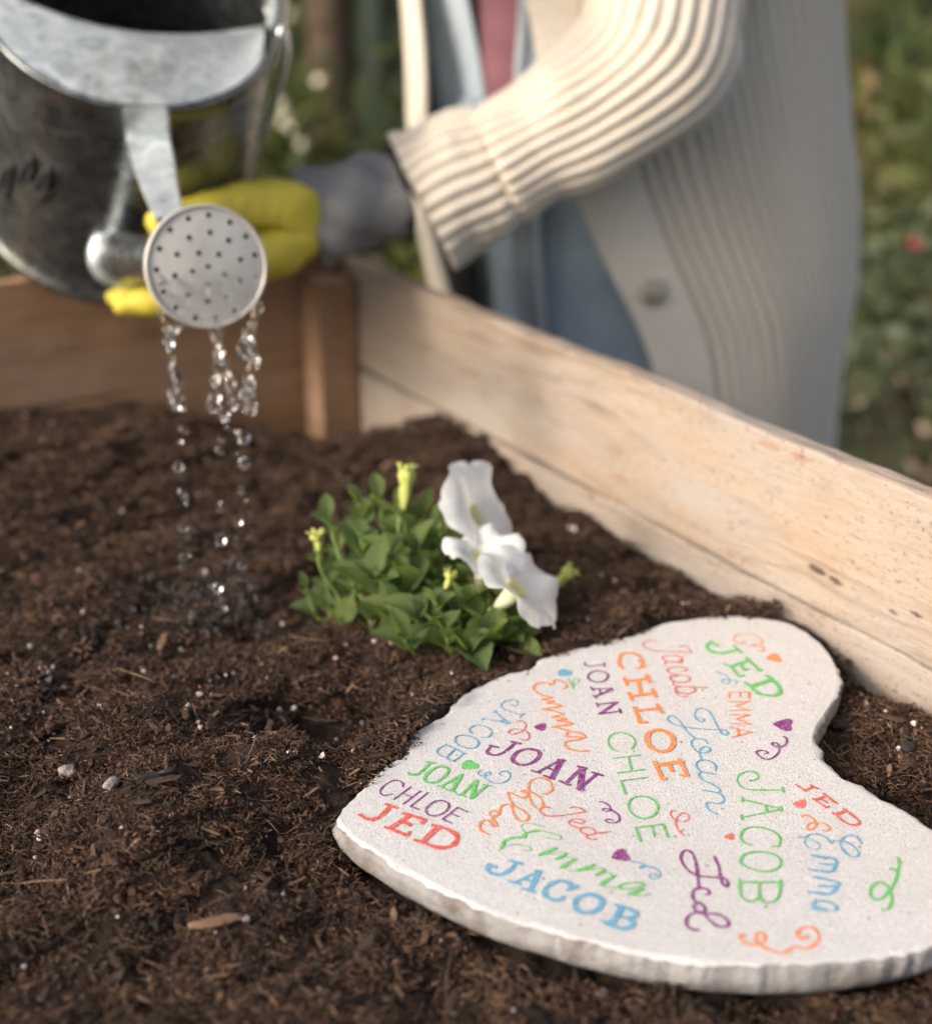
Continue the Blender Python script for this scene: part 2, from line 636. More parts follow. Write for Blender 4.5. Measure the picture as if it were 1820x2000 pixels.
M_BODY = mat_galv('shade_toned_steel', 0.28, 0.40)  # same galvanised steel, darkened to paint in the dark soil it reflects
M_KNIT = mat_knit()
M_DENIM = mat_denim('light_denim', (0.36, 0.46, 0.53), (0.60, 0.68, 0.73))
M_DRESS = mat_denim('mid_denim', (0.17, 0.26, 0.345), (0.34, 0.44, 0.52))
M_JEANS = mat_denim('blue_denim', (0.07, 0.13, 0.23), (0.14, 0.22, 0.34))
M_PALE = mat_denim('pale_denim_edge', (0.42, 0.50, 0.55), (0.62, 0.67, 0.69))
M_TEE = simple('mauve_cotton', (0.25, 0.105, 0.125), 0.9, var=0.15, bumpd=0.001, sheen=0.2)
M_SKIN = simple('skin', (0.55, 0.33, 0.24), 0.55, var=0.06)
M_HAIR = simple('brown_hair', (0.07, 0.035, 0.018), 0.5, var=0.3, scale=200)
M_YEL = simple('yellow_glove', (0.62, 0.52, 0.055), 0.6, var=0.1, scale=30, bumpd=0.002, bscale=90)
M_GREY = simple('grey_cuff', (0.22, 0.22, 0.225), 0.75, var=0.15, scale=40, bumpd=0.003, bscale=70)
M_BLACK = simple('black_trim', (0.018, 0.018, 0.02), 0.7)
M_LEAF = mat_leaf('petunia_leaf', (0.17, 0.25, 0.095), (0.32, 0.42, 0.18), 0.32, 150)
M_STEM = simple('green_stem', (0.19, 0.27, 0.075), 0.6, var=0.2)
M_CALYX = simple('yellow_green_bud', (0.42, 0.47, 0.12), 0.6, var=0.15, scale=300)
M_PETAL = mat_petal()
M_WATER = mat_water()
M_BUTTON = simple('horn_button', (0.40, 0.35, 0.29), 0.35, var=0.2, scale=120)

# ---------------------------------------------------------------- the bed's frame of reference
CX, CY = -0.113, 1.237                      # inner corner of the planter
DU = np.array([0.5255, -0.8508])            # along the right side, towards the viewer
DV = np.array([-0.8508, -0.5255])           # along the back side, to the left
LU, LV = 1.85, 1.20                         # inner length and width


def uv2xy(u, v):
    return CX + u * DU[0] + v * DV[0], CY + u * DU[1] + v * DV[1]


# heart outline, traced on the level of its top face
ZTOP = -0.008
outline_px = [(648, 1602), (656, 1580), (672, 1562), (690, 1548), (712, 1532), (730, 1512), (742, 1494), (768, 1478), (790, 1470), (797, 1452), (806, 1438),
              (828, 1418), (850, 1404), (872, 1388), (890, 1370), (905, 1356), (932, 1338), (960, 1324), (1000, 1311), (1040, 1300), (1050, 1290), (1075, 1281), (1104, 1272),
              (1130, 1264), (1165, 1256), (1200, 1246), (1235, 1240), (1255, 1232), (1290, 1214), (1340, 1207), (1400, 1202), (1450, 1200), (1490, 1204), (1535, 1212), (1572, 1228),
              (1602, 1248), (1625, 1272), (1640, 1298), (1646, 1330), (1640, 1366), (1622, 1396), (1604, 1424), (1599, 1452), (1606, 1478), (1628, 1498),
              (1655, 1518), (1695, 1542), (1735, 1562), (1770, 1580), (1805, 1604), (1840, 1628), (1885, 1662), (1925, 1700), (1945, 1745), (1940, 1790),
              (1905, 1822), (1865, 1840), (1800, 1857), (1740, 1870), (1680, 1880), (1600, 1889), (1520, 1893), (1440, 1891), (1360, 1884), (1280, 1874),
              (1200, 1858), (1120, 1838), (1040, 1812), (960, 1788), (890, 1758), (830, 1728), (780, 1700), (735, 1675), (700, 1652), (672, 1630)]
base = np.array([on(x, y, ZTOP)[:2] for x, y in outline_px])
fine_out = catmull(base, 8, True)
# even spacing
seg = np.linalg.norm(np.roll(fine_out, -1, 0) - fine_out, axis=1)
cum = np.concatenate([[0], np.cumsum(seg)])
NO = 620
tt = np.linspace(0, cum[-1], NO, endpoint=False)
ext = np.vstack([fine_out, fine_out[:1]])
OUT = np.stack([np.interp(tt, cum, ext[:, 0]), np.interp(tt, cum, ext[:, 1])], 1)
if np.sum(OUT[:, 0] * np.roll(OUT[:, 1], -1) - np.roll(OUT[:, 0], -1) * OUT[:, 1]) < 0:
    OUT = OUT[::-1].copy()
tan = np.roll(OUT, -2, 0) - np.roll(OUT, 2, 0)
tan /= np.linalg.norm(tan, axis=1)[:, None]
ONRM = np.stack([tan[:, 1], -tan[:, 0]], 1)  # outward


def sdf_heart(x, y):
    """signed distance to the stone's outline, negative inside"""
    P = np.stack([x, y], 1)
    A = OUT[::3]
    B = np.roll(A, -1, 0)
    out = np.empty(len(P))
    for s in range(0, len(P), 20000):
        p = P[s:s + 20000, None, :]
        ab = (B - A)[None]
        t = np.clip(((p - A[None]) * ab).sum(-1) / (ab ** 2).sum(-1), 0, 1)
        dd = np.linalg.norm(p - (A[None] + ab * t[..., None]), axis=-1).min(1)
        cond = (A[None, :, 1] > p[..., 1]) != (B[None, :, 1] > p[..., 1])
        xi = A[None, :, 0] + (p[..., 1] - A[None, :, 1]) / (ab[..., 1] + 1e-15) * ab[..., 0]
        ins = (cond & (p[..., 0] < xi)).sum(1) % 2 == 1
        out[s:s + 20000] = np.where(ins, -dd, dd)
    return out


HUMPS = [  # px, py, amplitude, radius: hollows and mounds of the soil
    (622, 1446, -0.060, 0.036), (570, 1560, 0.010, 0.035), (330, 1640, 0.008, 0.03), (60, 1700, -0.010, 0.04), (660, 1385, 0.006, 0.03), (560, 1530, 0.006, 0.03), (700, 1300, 0.006, 0.05), (560, 1340, 0.008, 0.035), (330, 1420, 0.008, 0.05), (890, 868, 0.030, 0.055), (1010, 905, 0.018, 0.05),
    (1150, 1040, 0.012, 0.05), (430, 1620, 0.008, 0.04), (150, 1330, -0.008, 0.05), (250, 1750, 0.006, 0.05), (640, 1880, -0.004, 0.05), (380, 1180, -0.010, 0.03),
    (830, 1290, 0.004, 0.03), (1700, 1420, 0.004, 0.03), (600, 760, -0.020, 0.08), (200, 900, 0.008, 0.08), (520, 900, 0.010, 0.06), (740, 1530, 0.004, 0.03), (60, 1560, -0.008, 0.04)]


def soil_z(x, y, detail=True):
    z = np.full_like(x, -0.0240)
    dc = np.hypot(x - CX, y - CY)
    z -= 0.030 * np.exp(-(dc / 0.16) ** 2)
    uu = (x - CX) * DU[0] + (y - CY) * DU[1]
    vv_ = (x - CX) * DV[0] + (y - CY) * DV[1]
    z += 0.024 * np.exp(-(uu / 0.16) ** 2) * np.clip((vv_ - 0.10) / 0.15, 0, 1)
    for px, py, a, s in HUMPS:
        c = on(px, py, -0.03)
        z += a * np.exp(-((x - c[0]) ** 2 + (y - c[1]) ** 2) / (s * s))
    z += 0.0090 * fbm(xy3(x, y, 13.0), 3, 3)
    z += 0.0052 * fbm(xy3(x, y, 42.0), 3, 9)
    if detail:
        z += 0.0026 * fbm(xy3(x, y, 150.0), 3, 21, 0.6)
    sd_ = sdf_heart(x, y)
    # soil drawn up against the far-left rim of the stone, open at the near rim
    c = on(760, 1500, -0.01)
    side = np.clip(((x - 0.10) * -0.55 + (y - 0.62) * 0.83) / 0.12 + 0.45, 0, 1)
    lift = (0.010 + 0.012 * side) * np.exp(-np.clip(sd_, 0, 1) / 0.022) * side
    z += np.where(sd_ > 0, lift, 0)
    k = np.clip(-sd_ / 0.004 + 1, 0, 1)
    k2 = np.clip(sd_ / 0.006 + 1, 0, 1)
    cap_z = np.where(sd_ < 0.0, np.minimum(z, -0.0225), np.minimum(z, np.where(sd_ < 0.02, ZTOP - 0.002 + sd_ * 0.5, 1)))
    return cap_z


# ---------------------------------------------------------------- ground beyond the bed
ZG = -0.42
n = 90
gx = np.sign(np.linspace(-1, 1, n)) * np.abs(np.linspace(-1, 1, n)) ** 2.4 * 120
GX, GY = np.meshgrid(gx, gx + 2)
gz = ZG + 0.03 * fbm(xy3(GX.ravel(), GY.ravel(), 0.9), 3, 4)
m, nt, b, _ = new_mat('garden_ground')
v = coords(nt)
c = ramp(nt, tex_noise(nt, v, 3.5, 6, 0.65), [(0.35, (0.075, 0.052, 0.034)), (0.5, (0.085, 0.072, 0.036)), (0.6, (0.035, 0.060, 0.016)), (0.75, (0.12, 0.085, 0.05))])
nt.links.new(c, b.inputs['Base Color'])
b.inputs['Roughness'].default_value = 0.95
bump(nt, b, tex_noise(nt, v, 40, 5), 0.03)
M_GROUND = m
o = link('ground', mesh('ground', np.stack([GX.ravel(), GY.ravel(), gz], 1), grid_faces(n, n)), M_GROUND)
tag(o, 'dark garden earth with patches of moss and litter round the planter', None, None, 'structure')

# ---------------------------------------------------------------- soil in the bed
du = 0.0032
nu, nv = int((LU + 0.0) / du), int(LV / du)
U, W = np.meshgrid(np.linspace(0.001, LU - 0.001, nu), np.linspace(0.001, LV - 0.001, nv), indexing='ij')
X, Y = uv2xy(U.ravel(), W.ravel())
Z = soil_z(X, Y)
o = link('soil', mesh('soil', np.stack([X, Y, Z], 1), grid_faces(nu, nv)[:, ::-1].copy()), M_SOIL)
tag(o, 'dark brown potting soil filling the wooden planter', None, None, 'structure')


def soil_height(x, y):
    return soil_z(np.atleast_1d(np.float64(x)), np.atleast_1d(np.float64(y)))[0]


# ---- crumbs and fibres: patches of real pieces, scattered
ico_bm = bmesh.new()
bmesh.ops.create_icosphere(ico_bm, subdivisions=1, radius=1.0)
ICO_V = np.array([v_.co[:] for v_ in ico_bm.verts])
ICO_F = [[v_.index for v_ in f_.verts] for f_ in ico_bm.faces]
ico_bm.free()
TINTS_C = np.array([(0.009, 0.0065, 0.005), (0.028, 0.016, 0.011), (0.050, 0.028, 0.017), (0.085, 0.043, 0.025), (0.014, 0.010, 0.008)])
TINTS_F = np.array([(0.075, 0.044, 0.026), (0.12, 0.073, 0.043), (0.18, 0.12, 0.075), (0.05, 0.029, 0.018), (0.27, 0.19, 0.12)])


def rot_rand():
    q = rng.normal(size=4)
    q /= np.linalg.norm(q)
    w, x, y, z = q
    return np.array([[1 - 2 * (y * y + z * z), 2 * (x * y - z * w), 2 * (x * z + y * w)],
                     [2 * (x * y + z * w), 1 - 2 * (x * x + z * z), 2 * (y * z - x * w)],
                     [2 * (x * z - y * w), 2 * (y * z + x * w), 1 - 2 * (x * x + y * y)]])


def bits_mesh(name, n_crumb, n_fib, rad, smin, smax, fib=(0.002, 0.008), perl=0, chips=0):
    vs_, fs_, ts, off = [], [], [], 0
    for i in range(n_crumb + perl):
        a, q = rng.random() * 6.283, rad * math.sqrt(rng.random())
        s = smin * (smax / smin) ** (rng.random() ** 1.6)
        p = ICO_V * (1 + 0.35 * rng.normal(size=(12, 1))) * np.array([1, 0.6 + 0.6 * rng.random(), 0.5 + 0.5 * rng.random()]) * s
        p = p @ rot_rand().T + np.array([math.cos(a) * q, math.sin(a) * q, (rng.random() - 0.25) * 0.0022])
        vs_.append(p)
        fs_ += [[k + off for k in f_] for f_ in ICO_F]
        t = TINTS_C[rng.integers(len(TINTS_C))] * (0.7 + 0.7 * rng.random()) if i < n_crumb else np.array((0.62, 0.60, 0.58))
        ts.append(np.tile(t, (12, 1)))
        off += 12
    for i in range(n_fib):
        a, q = rng.random() * 6.283, rad * math.sqrt(rng.random())
        L = fib[0] + (fib[1] - fib[0]) * rng.random() ** 2.2
        w = 0.00010 + 0.00022 * rng.random() ** 2
        d = rng.normal(size=3) * np.array([1, 1, 0.35])
        d /= np.linalg.norm(d)
        s_ = np.cross(d, [0, 0, 1]); s_ /= np.linalg.norm(s_) + 1e-9
        up_ = np.cross(s_, d)
        c0 = np.array([math.cos(a) * q, math.sin(a) * q, 0.0006 + 0.0022 * rng.random()])
        bend = rng.normal() * 0.25 * L
        for k, tpar in enumerate((-0.5, 0, 0.5)):
            ctr = c0 + d * L * tpar + (s_ * bend + up_ * bend * 0.4) * (0.25 - tpar * tpar)
            ww = w * (1.0 if k == 1 else 0.6)
            vs_.append(np.array([ctr + s_ * ww, ctr - s_ * ww * 0.5 + up_ * ww * 0.87, ctr - s_ * ww * 0.5 - up_ * ww * 0.87]))
        for k in range(2):
            for j in range(3):
                j2 = (j + 1) % 3
                fs_.append([off + k * 3 + j, off + k * 3 + j2, off + k * 3 + 3 + j2, off + k * 3 + 3 + j])
        ts.append(np.tile(TINTS_F[rng.integers(len(TINTS_F))] * (0.6 + 0.6 * rng.random()), (9, 1)))
        off += 9
    for i in range(chips):
        a, q = rng.random() * 6.283, rad * math.sqrt(rng.random())
        L = 0.002 + 0.006 * rng.random() ** 1.8
        p = np.sign(ICO_V) * np.abs(ICO_V) ** 0.7 * np.array([L, L * (0.13 + 0.25 * rng.random()), 0.0003 + 0.0004 * rng.random()]) * (1 + 0.2 * rng.normal(size=(12, 1)))
        a2, tl = rng.random() * 6.283, rng.normal() * 0.35
        ca_, sa_, ct, st_ = math.cos(a2), math.sin(a2), math.cos(tl), math.sin(tl)
        p = p @ np.array([[ct, 0, st_], [0, 1, 0], [-st_, 0, ct]]).T @ np.array([[ca_, -sa_, 0], [sa_, ca_, 0], [0, 0, 1]]).T
        vs_.append(p + np.array([math.cos(a) * q, math.sin(a) * q, 0.0008 + 0.001 * rng.random()]))
        fs_ += [[k + off for k in f_] for f_ in ICO_F]
        ts.append(np.tile(TINTS_F[rng.integers(4)] * (0.35 + 0.65 * rng.random()), (12, 1)))
        off += 12
    me = mesh(name, np.vstack(vs_), fs_)
    ca = me.attributes.new('tint', 'FLOAT_COLOR', 'POINT')
    tc = np.ones((off, 4))
    tc[:, :3] = np.vstack(ts)
    ca.data.foreach_set('color', tc.ravel())
    me.materials.append(M_BITS)
    return me


def scatter(name, pts, variants, smin, smax, label, tilt=0.25):
    coll = bpy.data.collections.new(name + '_pieces')
    for me in variants:
        ob = bpy.data.objects.new(me.name, me)
        coll.objects.link(ob)
    me = bpy.data.meshes.new(name)
    me.vertices.add(len(pts))
    me.vertices.foreach_set('co', np.asarray(pts, float).ravel())
    me.update()
    o = bpy.data.objects.new(name, me)
    COL.objects.link(o)
    ng = bpy.data.node_groups.new(name, 'GeometryNodeTree')
    ng.interface.new_socket('Geometry', in_out='INPUT', socket_type='NodeSocketGeometry')
    ng.interface.new_socket('Geometry', in_out='OUTPUT', socket_type='NodeSocketGeometry')
    gi, go = ng.nodes.new('NodeGroupInput'), ng.nodes.new('NodeGroupOutput')
    ci = ng.nodes.new('GeometryNodeCollectionInfo')
    ci.inputs['Collection'].default_value = coll
    ci.inputs['Separate Children'].default_value = True
    ci.inputs['Reset Children'].default_value = True
    ip = ng.nodes.new('GeometryNodeInstanceOnPoints')
    ip.inputs['Pick Instance'].default_value = True
    rv = ng.nodes.new('FunctionNodeRandomValue')
    rv.data_type = 'FLOAT_VECTOR'
    rv.inputs[0].default_value = (-tilt, -tilt, 0)
    rv.inputs[1].default_value = (tilt, tilt, 6.283)
    rs = ng.nodes.new('FunctionNodeRandomValue')
    rs.data_type = 'FLOAT'
    rs.inputs[2].default_value = smin
    rs.inputs[3].default_value = smax
    ng.links.new(gi.outputs[0], ip.inputs['Points'])
    ng.links.new(ci.outputs[0], ip.inputs['Instance'])
    ng.links.new(rv.outputs[0], ip.inputs['Rotation'])
    ng.links.new(rs.outputs[1], ip.inputs['Scale'])
    ng.links.new(ip.outputs[0], go.inputs[0])
    mod = o.modifiers.new('scatter', 'NODES')
    mod.node_group = ng
    tag(o, label, None, None, 'stuff')
    return o


variants = [bits_mesh('crumb_patch', 95, 60, 0.010, 0.00030, 0.0013, chips=1, perl=(1 if k % 6 == 0 else 0)) for k in range(14)]
NP = 26000
pu, pv = rng.random(NP) * (LU - 0.02) + 0.01, rng.random(NP) * (LV - 0.02) + 0.01
px_, py_ = uv2xy(pu, pv)
keep = sdf_heart(px_, py_) > 0.0028
px_, py_ = px_[keep], py_[keep]
pz_ = soil_z(px_, py_) + 0.0003
scatter('soil_crumbs', np.stack([px_, py_, pz_], 1), variants, 0.8, 1.25, 'fine crumbs and root fibres of the dark potting soil')

# coarser lumps, small chips and pearls of perlite
lumps = [bits_mesh('lump_patch', 5, 8, 0.016, 0.0010, 0.0024, (0.006, 0.020), chips=3) for k in range(10)]
NL = 5200
pu, pv = rng.random(NL) * (LU - 0.04) + 0.02, rng.random(NL) * (LV - 0.04) + 0.02
px_, py_ = uv2xy(pu, pv)
keep = (sdf_heart(px_, py_) > 0.006) & (rng.random(NL) < 0.35 + 0.65 * (noise3(xy3(px_, py_, 22.0), 5) > -0.1))
px_, py_ = px_[keep], py_[keep]
scatter('soil_lumps', np.stack([px_, py_, soil_z(px_, py_) + 0.0002], 1), lumps, 0.7, 1.5, 'coarser lumps and bark fibres lying in the potting soil')


def pearl(s):
    p = ICO_V * (1 + 0.22 * rng.normal(size=(12, 1)))
    me = mesh('perlite_grain', p * s, ICO_F)
    ca = me.attributes.new('tint', 'FLOAT_COLOR', 'POINT')
    ca.data.foreach_set('color', np.tile([0.60, 0.58, 0.60, 1], 12))
    me.materials.append(M_BITS)
    return me


NQ = 7000
pu, pv = rng.random(NQ) * LU * 0.96 + 0.02, rng.random(NQ) * LV * 0.96 + 0.02
px_, py_ = uv2xy(pu, pv)
keep = (sdf_heart(px_, py_) > 0.006) & (rng.random(NQ) < 0.25 + 0.9 * (noise3(xy3(px_, py_, 9.0), 15) > 0.0))
px_, py_ = px_[keep], py_[keep]
scatter('perlite_grains', np.stack([px_, py_, soil_z(px_, py_) + 0.0030], 1), [pearl(0.0008), pearl(0.0009), pearl(0.0015)], 0.4, 1.3, 'white grains of perlite dotted over the potting soil', 1.5)


# ---- single chips and pebbles that stand out
def blob(name, ctr, size, m, lab, cat, ang=0.0, rough=0.2, tilt=0.2, group=None):
    bm = bmesh.new()
    bmesh.ops.create_icosphere(bm, subdivisions=3, radius=1.0)
    v_ = np.array([q.co[:] for q in bm.verts])
    f_ = np.array([[w_.index for w_ in q.verts] for q in bm.faces])
    bm.free()
    v_ = np.sign(v_) * np.abs(v_) ** 0.8
    v_ *= 1 + rough * fbm(v_ * 1.7 + ctr[0] * 91, 3, 5)[:, None]
    me = mesh(name, v_ * np.array(size), f_)
    o = link(name, me, m)
    o.location = V(ctr)
    o.rotation_euler = (tilt, tilt * 0.5, ang)
    return tag(o, lab, cat, group)


M_CHIP = mat_wood('bark_chip', (0.26, 0.16, 0.09), (0.12, 0.065, 0.035), (0.22, 0.10, 0.045), 0.2)
M_CHIPR = mat_wood('red_bark_chip', (0.24, 0.095, 0.035), (0.11, 0.04, 0.02), (0.22, 0.08, 0.03), 0.0)
M_PEB = simple('grey_pebble', (0.26, 0.23, 0.22), 0.8, var=0.3, scale=400, bumpd=0.001, bscale=700)
M_DARK = simple('dark_lump', (0.022, 0.018, 0.018), 0.85, var=0.3, scale=300, bumpd=0.001)


def chip(px, py, L, wd, th, ang, m, name, lab, cat):
    c = on(px, py, -0.032)
    c[2] = soil_height(c[0], c[1]) + th * 0.8 + 0.0012
    blob(name, c, (L / 2, wd / 2, th / 2), m, lab, cat, ang, 0.25, 0.12)


chip(430, 1868, 0.022, 0.0050, 0.0022, 0.35, M_CHIP, 'wood_chip', 'long pale tan wood chip on the soil near the bottom edge', 'wood chip')
chip(176, 1446, 0.0110, 0.0034, 0.0016, -0.75, M_CHIPR, 'wood_chip', 'pointed reddish wood chip on the soil at the left', 'wood chip')
chip(1330, 1945, 0.007, 0.006, 0.005, 0.5, M_CHIP, 'bark_lump', 'tan bark lump on the soil just below the near rim of the stone', 'bark piece')
chip(136, 1532, 0.0085, 0.0070, 0.0060, 0.3, M_PEB, 'pebble', 'round grey pebble on the soil at the left', 'pebble')
chip(232, 1644, 0.0080, 0.0055, 0.0045, 1.0, M_PEB, 'pebble', 'brownish grey pebble on the soil below the round one', 'pebble')
chip(1175, 1937, 0.0045, 0.0045, 0.0045, 0.0, simple('white_perlite', (0.7, 0.69, 0.68), 0.8, var=0.1), 'perlite_lump', 'white perlite lump under the near rim of the stone', 'perlite')
chip(1764, 1515, 0.0075, 0.0070, 0.0035, 0.6, M_DARK, 'soil_lump', 'smooth blackish lump on the soil in the notch of the heart', 'soil lump')
chip(1640, 1445, 0.013, 0.008, 0.0040, 0.2, M_DARK, 'soil_lump', 'dark flat lump beside the far lobe of the heart stone', 'soil lump')
chip(318, 1640, 0.020, 0.0035, 0.0020, 0.5, M_DARK, 'bark_sliver', 'blackish bark sliver on the soil left of the stone tip', 'bark piece')
chip(120, 1745, 0.020, 0.0015, 0.0012, -0.5, M_CHIPR, 'twig', 'thin reddish twig on the soil at the lower left', 'twig')
chip(505, 1422, 0.008, 0.0016, 0.0012, 1.4, M_CHIP, 'wood_splinter', 'small tan splinter standing out on the mound left of the stone', 'wood chip')
chip(770, 1312, 0.008, 0.0020, 0.0016, 1.1, simple('pale_splinter', (0.5, 0.46, 0.44), 0.8), 'pale_splinter', 'pale splinter on the soil in front of the petunia', 'wood chip')

# ---------------------------------------------------------------- planter box
box = empty('planter_box', (CX, CY, ZG), 'raised wooden planter box of weathered pine planks filled with soil', 'planter')


def plank(L, H, T, origin, dir3, nrm3, m, name='plank', label=None, nseg=150, seed=0, warp=0.0016):
    """board with softened, slightly uneven edges; local x along it, z up, y outwards"""
    bev = 0.0022
    prof = [(0, bev), (bev * .3, bev * .3), (bev, 0), (T - bev, 0), (T - bev * .3, bev * .3), (T, bev)]
    ys = [0] * 5 + [bev * .3] + [T * f_ for f_ in (0.2, 0.4, 0.6, 0.8)] + [T - bev * .3] + [T] * 5 + [T - bev * .3] + [T * f_ for f_ in (0.8, 0.6, 0.4, 0.2)] + [bev * .3]
    zs = [bev, H * .3, H * .5, H * .7, H - bev] + [H - bev * .3] + [H] * 4 + [H - bev * .3] + [H - bev, H * .7, H * .5, H * .3, bev] + [bev * .3] + [0] * 4 + [bev * .3]
    ys, zs = np.array(ys), np.array(zs)
    xs = np.linspace(0, L, nseg)
    k = len(ys)
    VX = np.repeat(xs, k)
    VY = np.tile(ys, nseg)
    VZ = np.tile(zs, nseg)
    P = np.stack([VX * 4 + seed * 7, VY * 60, VZ * 30], 1)
    top = (VZ > H * 0.9)
    VY = VY + warp * fbm(np.stack([VX * 3.1, VZ * 8, VX * 0 + seed], 1), 3, seed) + 0.0006 * noise3(P * 9, seed + 2)
    VZ = VZ + np.where(top, 0.0016 * fbm(np.stack([VX * 9, VX * 0, VX * 0 + seed], 1), 4, seed + 5) + 0.0009 * fbm(np.stack([VX * 60, VY * 90, VX * 0], 1), 3, seed + 8), 0)
    verts = np.stack([VX, VY, VZ], 1)
    f = grid_faces(nseg, k, True).tolist()
    f.append(list(range(k)))
    f.append([(nseg - 1) * k + i for i in range(k)][::-1])
    me = mesh(name, verts, f)
    o = link(name, me, m, box, smooth=False, world_space=False)
    d, nn = Vector(dir3), Vector(nrm3)
    up = Vector((0, 0, 1))
    mw = Matrix((( d.x, nn.x, up.x, origin[0]), (d.y, nn.y, up.y, origin[1]), (d.z, nn.z, up.z, origin[2]), (0, 0, 0, 1)))
    o.matrix_basis = Matrix.Translation(-Vector((CX, CY, ZG))) @ mw
    if label: o['label'] = label
    return o


T = 0.015
zc = 0.0
DU3, DV3 = (DU[0], DU[1], 0), (DV[0], DV[1], 0)
NR, NB = (-DV[0], -DV[1], 0), (-DU[0], -DU[1], 0)   # outward normals of right and back side
levels = [(zc + 0.0015, 0.0915), (zc - 0.135, 0.1342), (zc - 0.272, 0.1350), (ZG - 0.01, 0.145)]
for i, (z0, h) in enumerate(levels):
    lab = {0: 'sunlit upper pine plank with mildew specks and a pale worn top edge', 1: 'greyer stained pine plank below the dark joint'}.get(i)
    plank(LU + 0.03, h, T, (*uv2xy(-0.02, 0), z0), DU3, NR, M_PINE if i == 0 else M_PINE2, label=lab, seed=i + 1)
    plank(LV + 0.02, h + (0.012 if i == 0 else (0.0032 if i == 1 else 0)), T, (*uv2xy(0, 0.0005), z0), DV3, NB, M_RED, label='shaded reddish back plank' if i == 0 else None, seed=i + 11, warp=0.0003)
    plank(LU + 0.03, h, T, (*uv2xy(-0.02, LV), z0), DU3, DV3, M_PINE, seed=i + 21, nseg=60)
    plank(LV + 0.02, h, T, (*uv2xy(LU, 0.0005), z0), DV3, DU3, M_PINE, seed=i + 31, nseg=60)
# corner posts
for (u0, v0, m_) in ((0.003, 0.003, M_RED), (LU - 0.041, 0.003, M_PINE), (0.003, LV - 0.041, M_RED), (LU - 0.041, LV - 0.041, M_PINE)):
    o = plank(0.034, 0.50, 0.034, (*uv2xy(u0, v0), ZG), DU3, (DV[0], DV[1], 0), m_, name='corner_post', nseg=8, seed=40, warp=0.0)

# ---------------------------------------------------------------- heart stone
stone_c = OUT.mean(0)
stone = empty('heart_stone', (stone_c[0], stone_c[1], ZTOP - 0.02), 'heart shaped pale stone with rough chipped rim and colourful printed names', 'garden stone')
arc = np.arange(NO) / NO * cum[-1]
P3 = np.stack([OUT[:, 0] * 1, OUT[:, 1] * 1, np.zeros(NO)], 1)
# jagged rim
jag = 0.0017 * fbm(P3 * 42, 3, 31) + 0.0010 * fbm(P3 * 240, 3, 33, 0.6)
chips = np.clip(fbm(P3 * 24, 2, 35) - 0.62, 0, 1)
# rings from the flat inside out over the rim and down the side
rings = [(-0.0036, 0.0, 0.0), (-0.0020, -0.0001, .5), (-0.0008, -0.0003, .9), (-0.0002, -0.0009, 1), (0.0001, -0.0020, 1), (0.0004, -0.0044, 1), (0.0006, -0.0066, 1),
         (0.0004, -0.0090, 1), (-0.0004, -0.0114, 1), (-0.0016, -0.0136, 1), (-0.0035, -0.0155, .6), (-0.006, -0.0165, 0)]
verts = []
for k, (off, dz, w) in enumerate(rings):
    q = OUT + ONRM * off
    p = np.stack([q[:, 0], q[:, 1], np.full(NO, ZTOP + dz)], 1)
    d = jag * w * np.interp(k, [0, 4, 7, 11], [1, 1, 0.45, 0.2])
    if 1 <= k <= 10:
        d = d + w * (0.0013 * fbm(p * np.array([16, 16, 190]), 4, 41) - 0.0010 * np.abs(fbm(p * np.array([22, 22, 420]), 4, 44)))
        cut = chips * (1 if 2 <= k <= 6 else 0.3)
        d = d - cut * 0.005
    p[:, :2] += ONRM * d[:, None]
    if 1 <= k <= 4:
        p[:, 2] -= np.interp(k, [0, 2, 4], [0.0, 0.0008, 0.0014]) * (0.5 + 0.5 * fbm(P3 * 90, 3, 47)) + chips * np.interp(k, [0, 2, 4], [0.0, 0.004, 0.004])
    verts.append(p)
verts = np.vstack(verts)
f = grid_faces(len(rings), NO, True)
faces = f[:, ::-1].tolist()
faces.append(list(range(NO)))
last = (len(rings) - 1) * NO
faces.append([last + i for i in range(NO)][::-1])
me = mesh('slab', verts, faces)
bm = bmesh.new(); bm.from_mesh(me); bm.faces.ensure_lookup_table()
bmesh.ops.triangulate(bm, faces=[bm.faces[len(faces) - 2], bm.faces[len(faces) - 1]], ngon_method='BEAUTY')
bm.to_mesh(me); bm.free()
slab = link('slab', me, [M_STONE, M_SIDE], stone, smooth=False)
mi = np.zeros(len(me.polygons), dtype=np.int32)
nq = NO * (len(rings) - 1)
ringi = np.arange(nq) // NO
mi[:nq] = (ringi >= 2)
nz_ = np.zeros(len(me.polygons) * 3)
me.polygons.foreach_get('normal', nz_)
area = np.zeros(len(me.polygons))
me.polygons.foreach_get('area', area)
nz_ = nz_.reshape(-1, 3)[:, 2]
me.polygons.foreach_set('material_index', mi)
sm = np.arange(len(me.polygons)) < nq
me.polygons.foreach_set('use_smooth', sm)

# printed lettering: strokes traced on the stone's face
SC = {1: (680, 1280, 5), 2: (930, 1280, 6.0667), 3: (1180, 1210, 6.0667), 4: (1300, 1210, 6.0667), 5: (900, 1500, 4.55), 6: (1180, 1380, 4.55), 7: (1300, 1580, 4.55), 8: (1420, 1460, 4.55)}
ZINK = ZTOP + 0.00022


def P_(reg, pts):
    x0, y0, s = SC[reg]
    return np.array([on(x0 + a / s, y0 + b_ / s, ZINK)[:2] for a, b_ in pts])


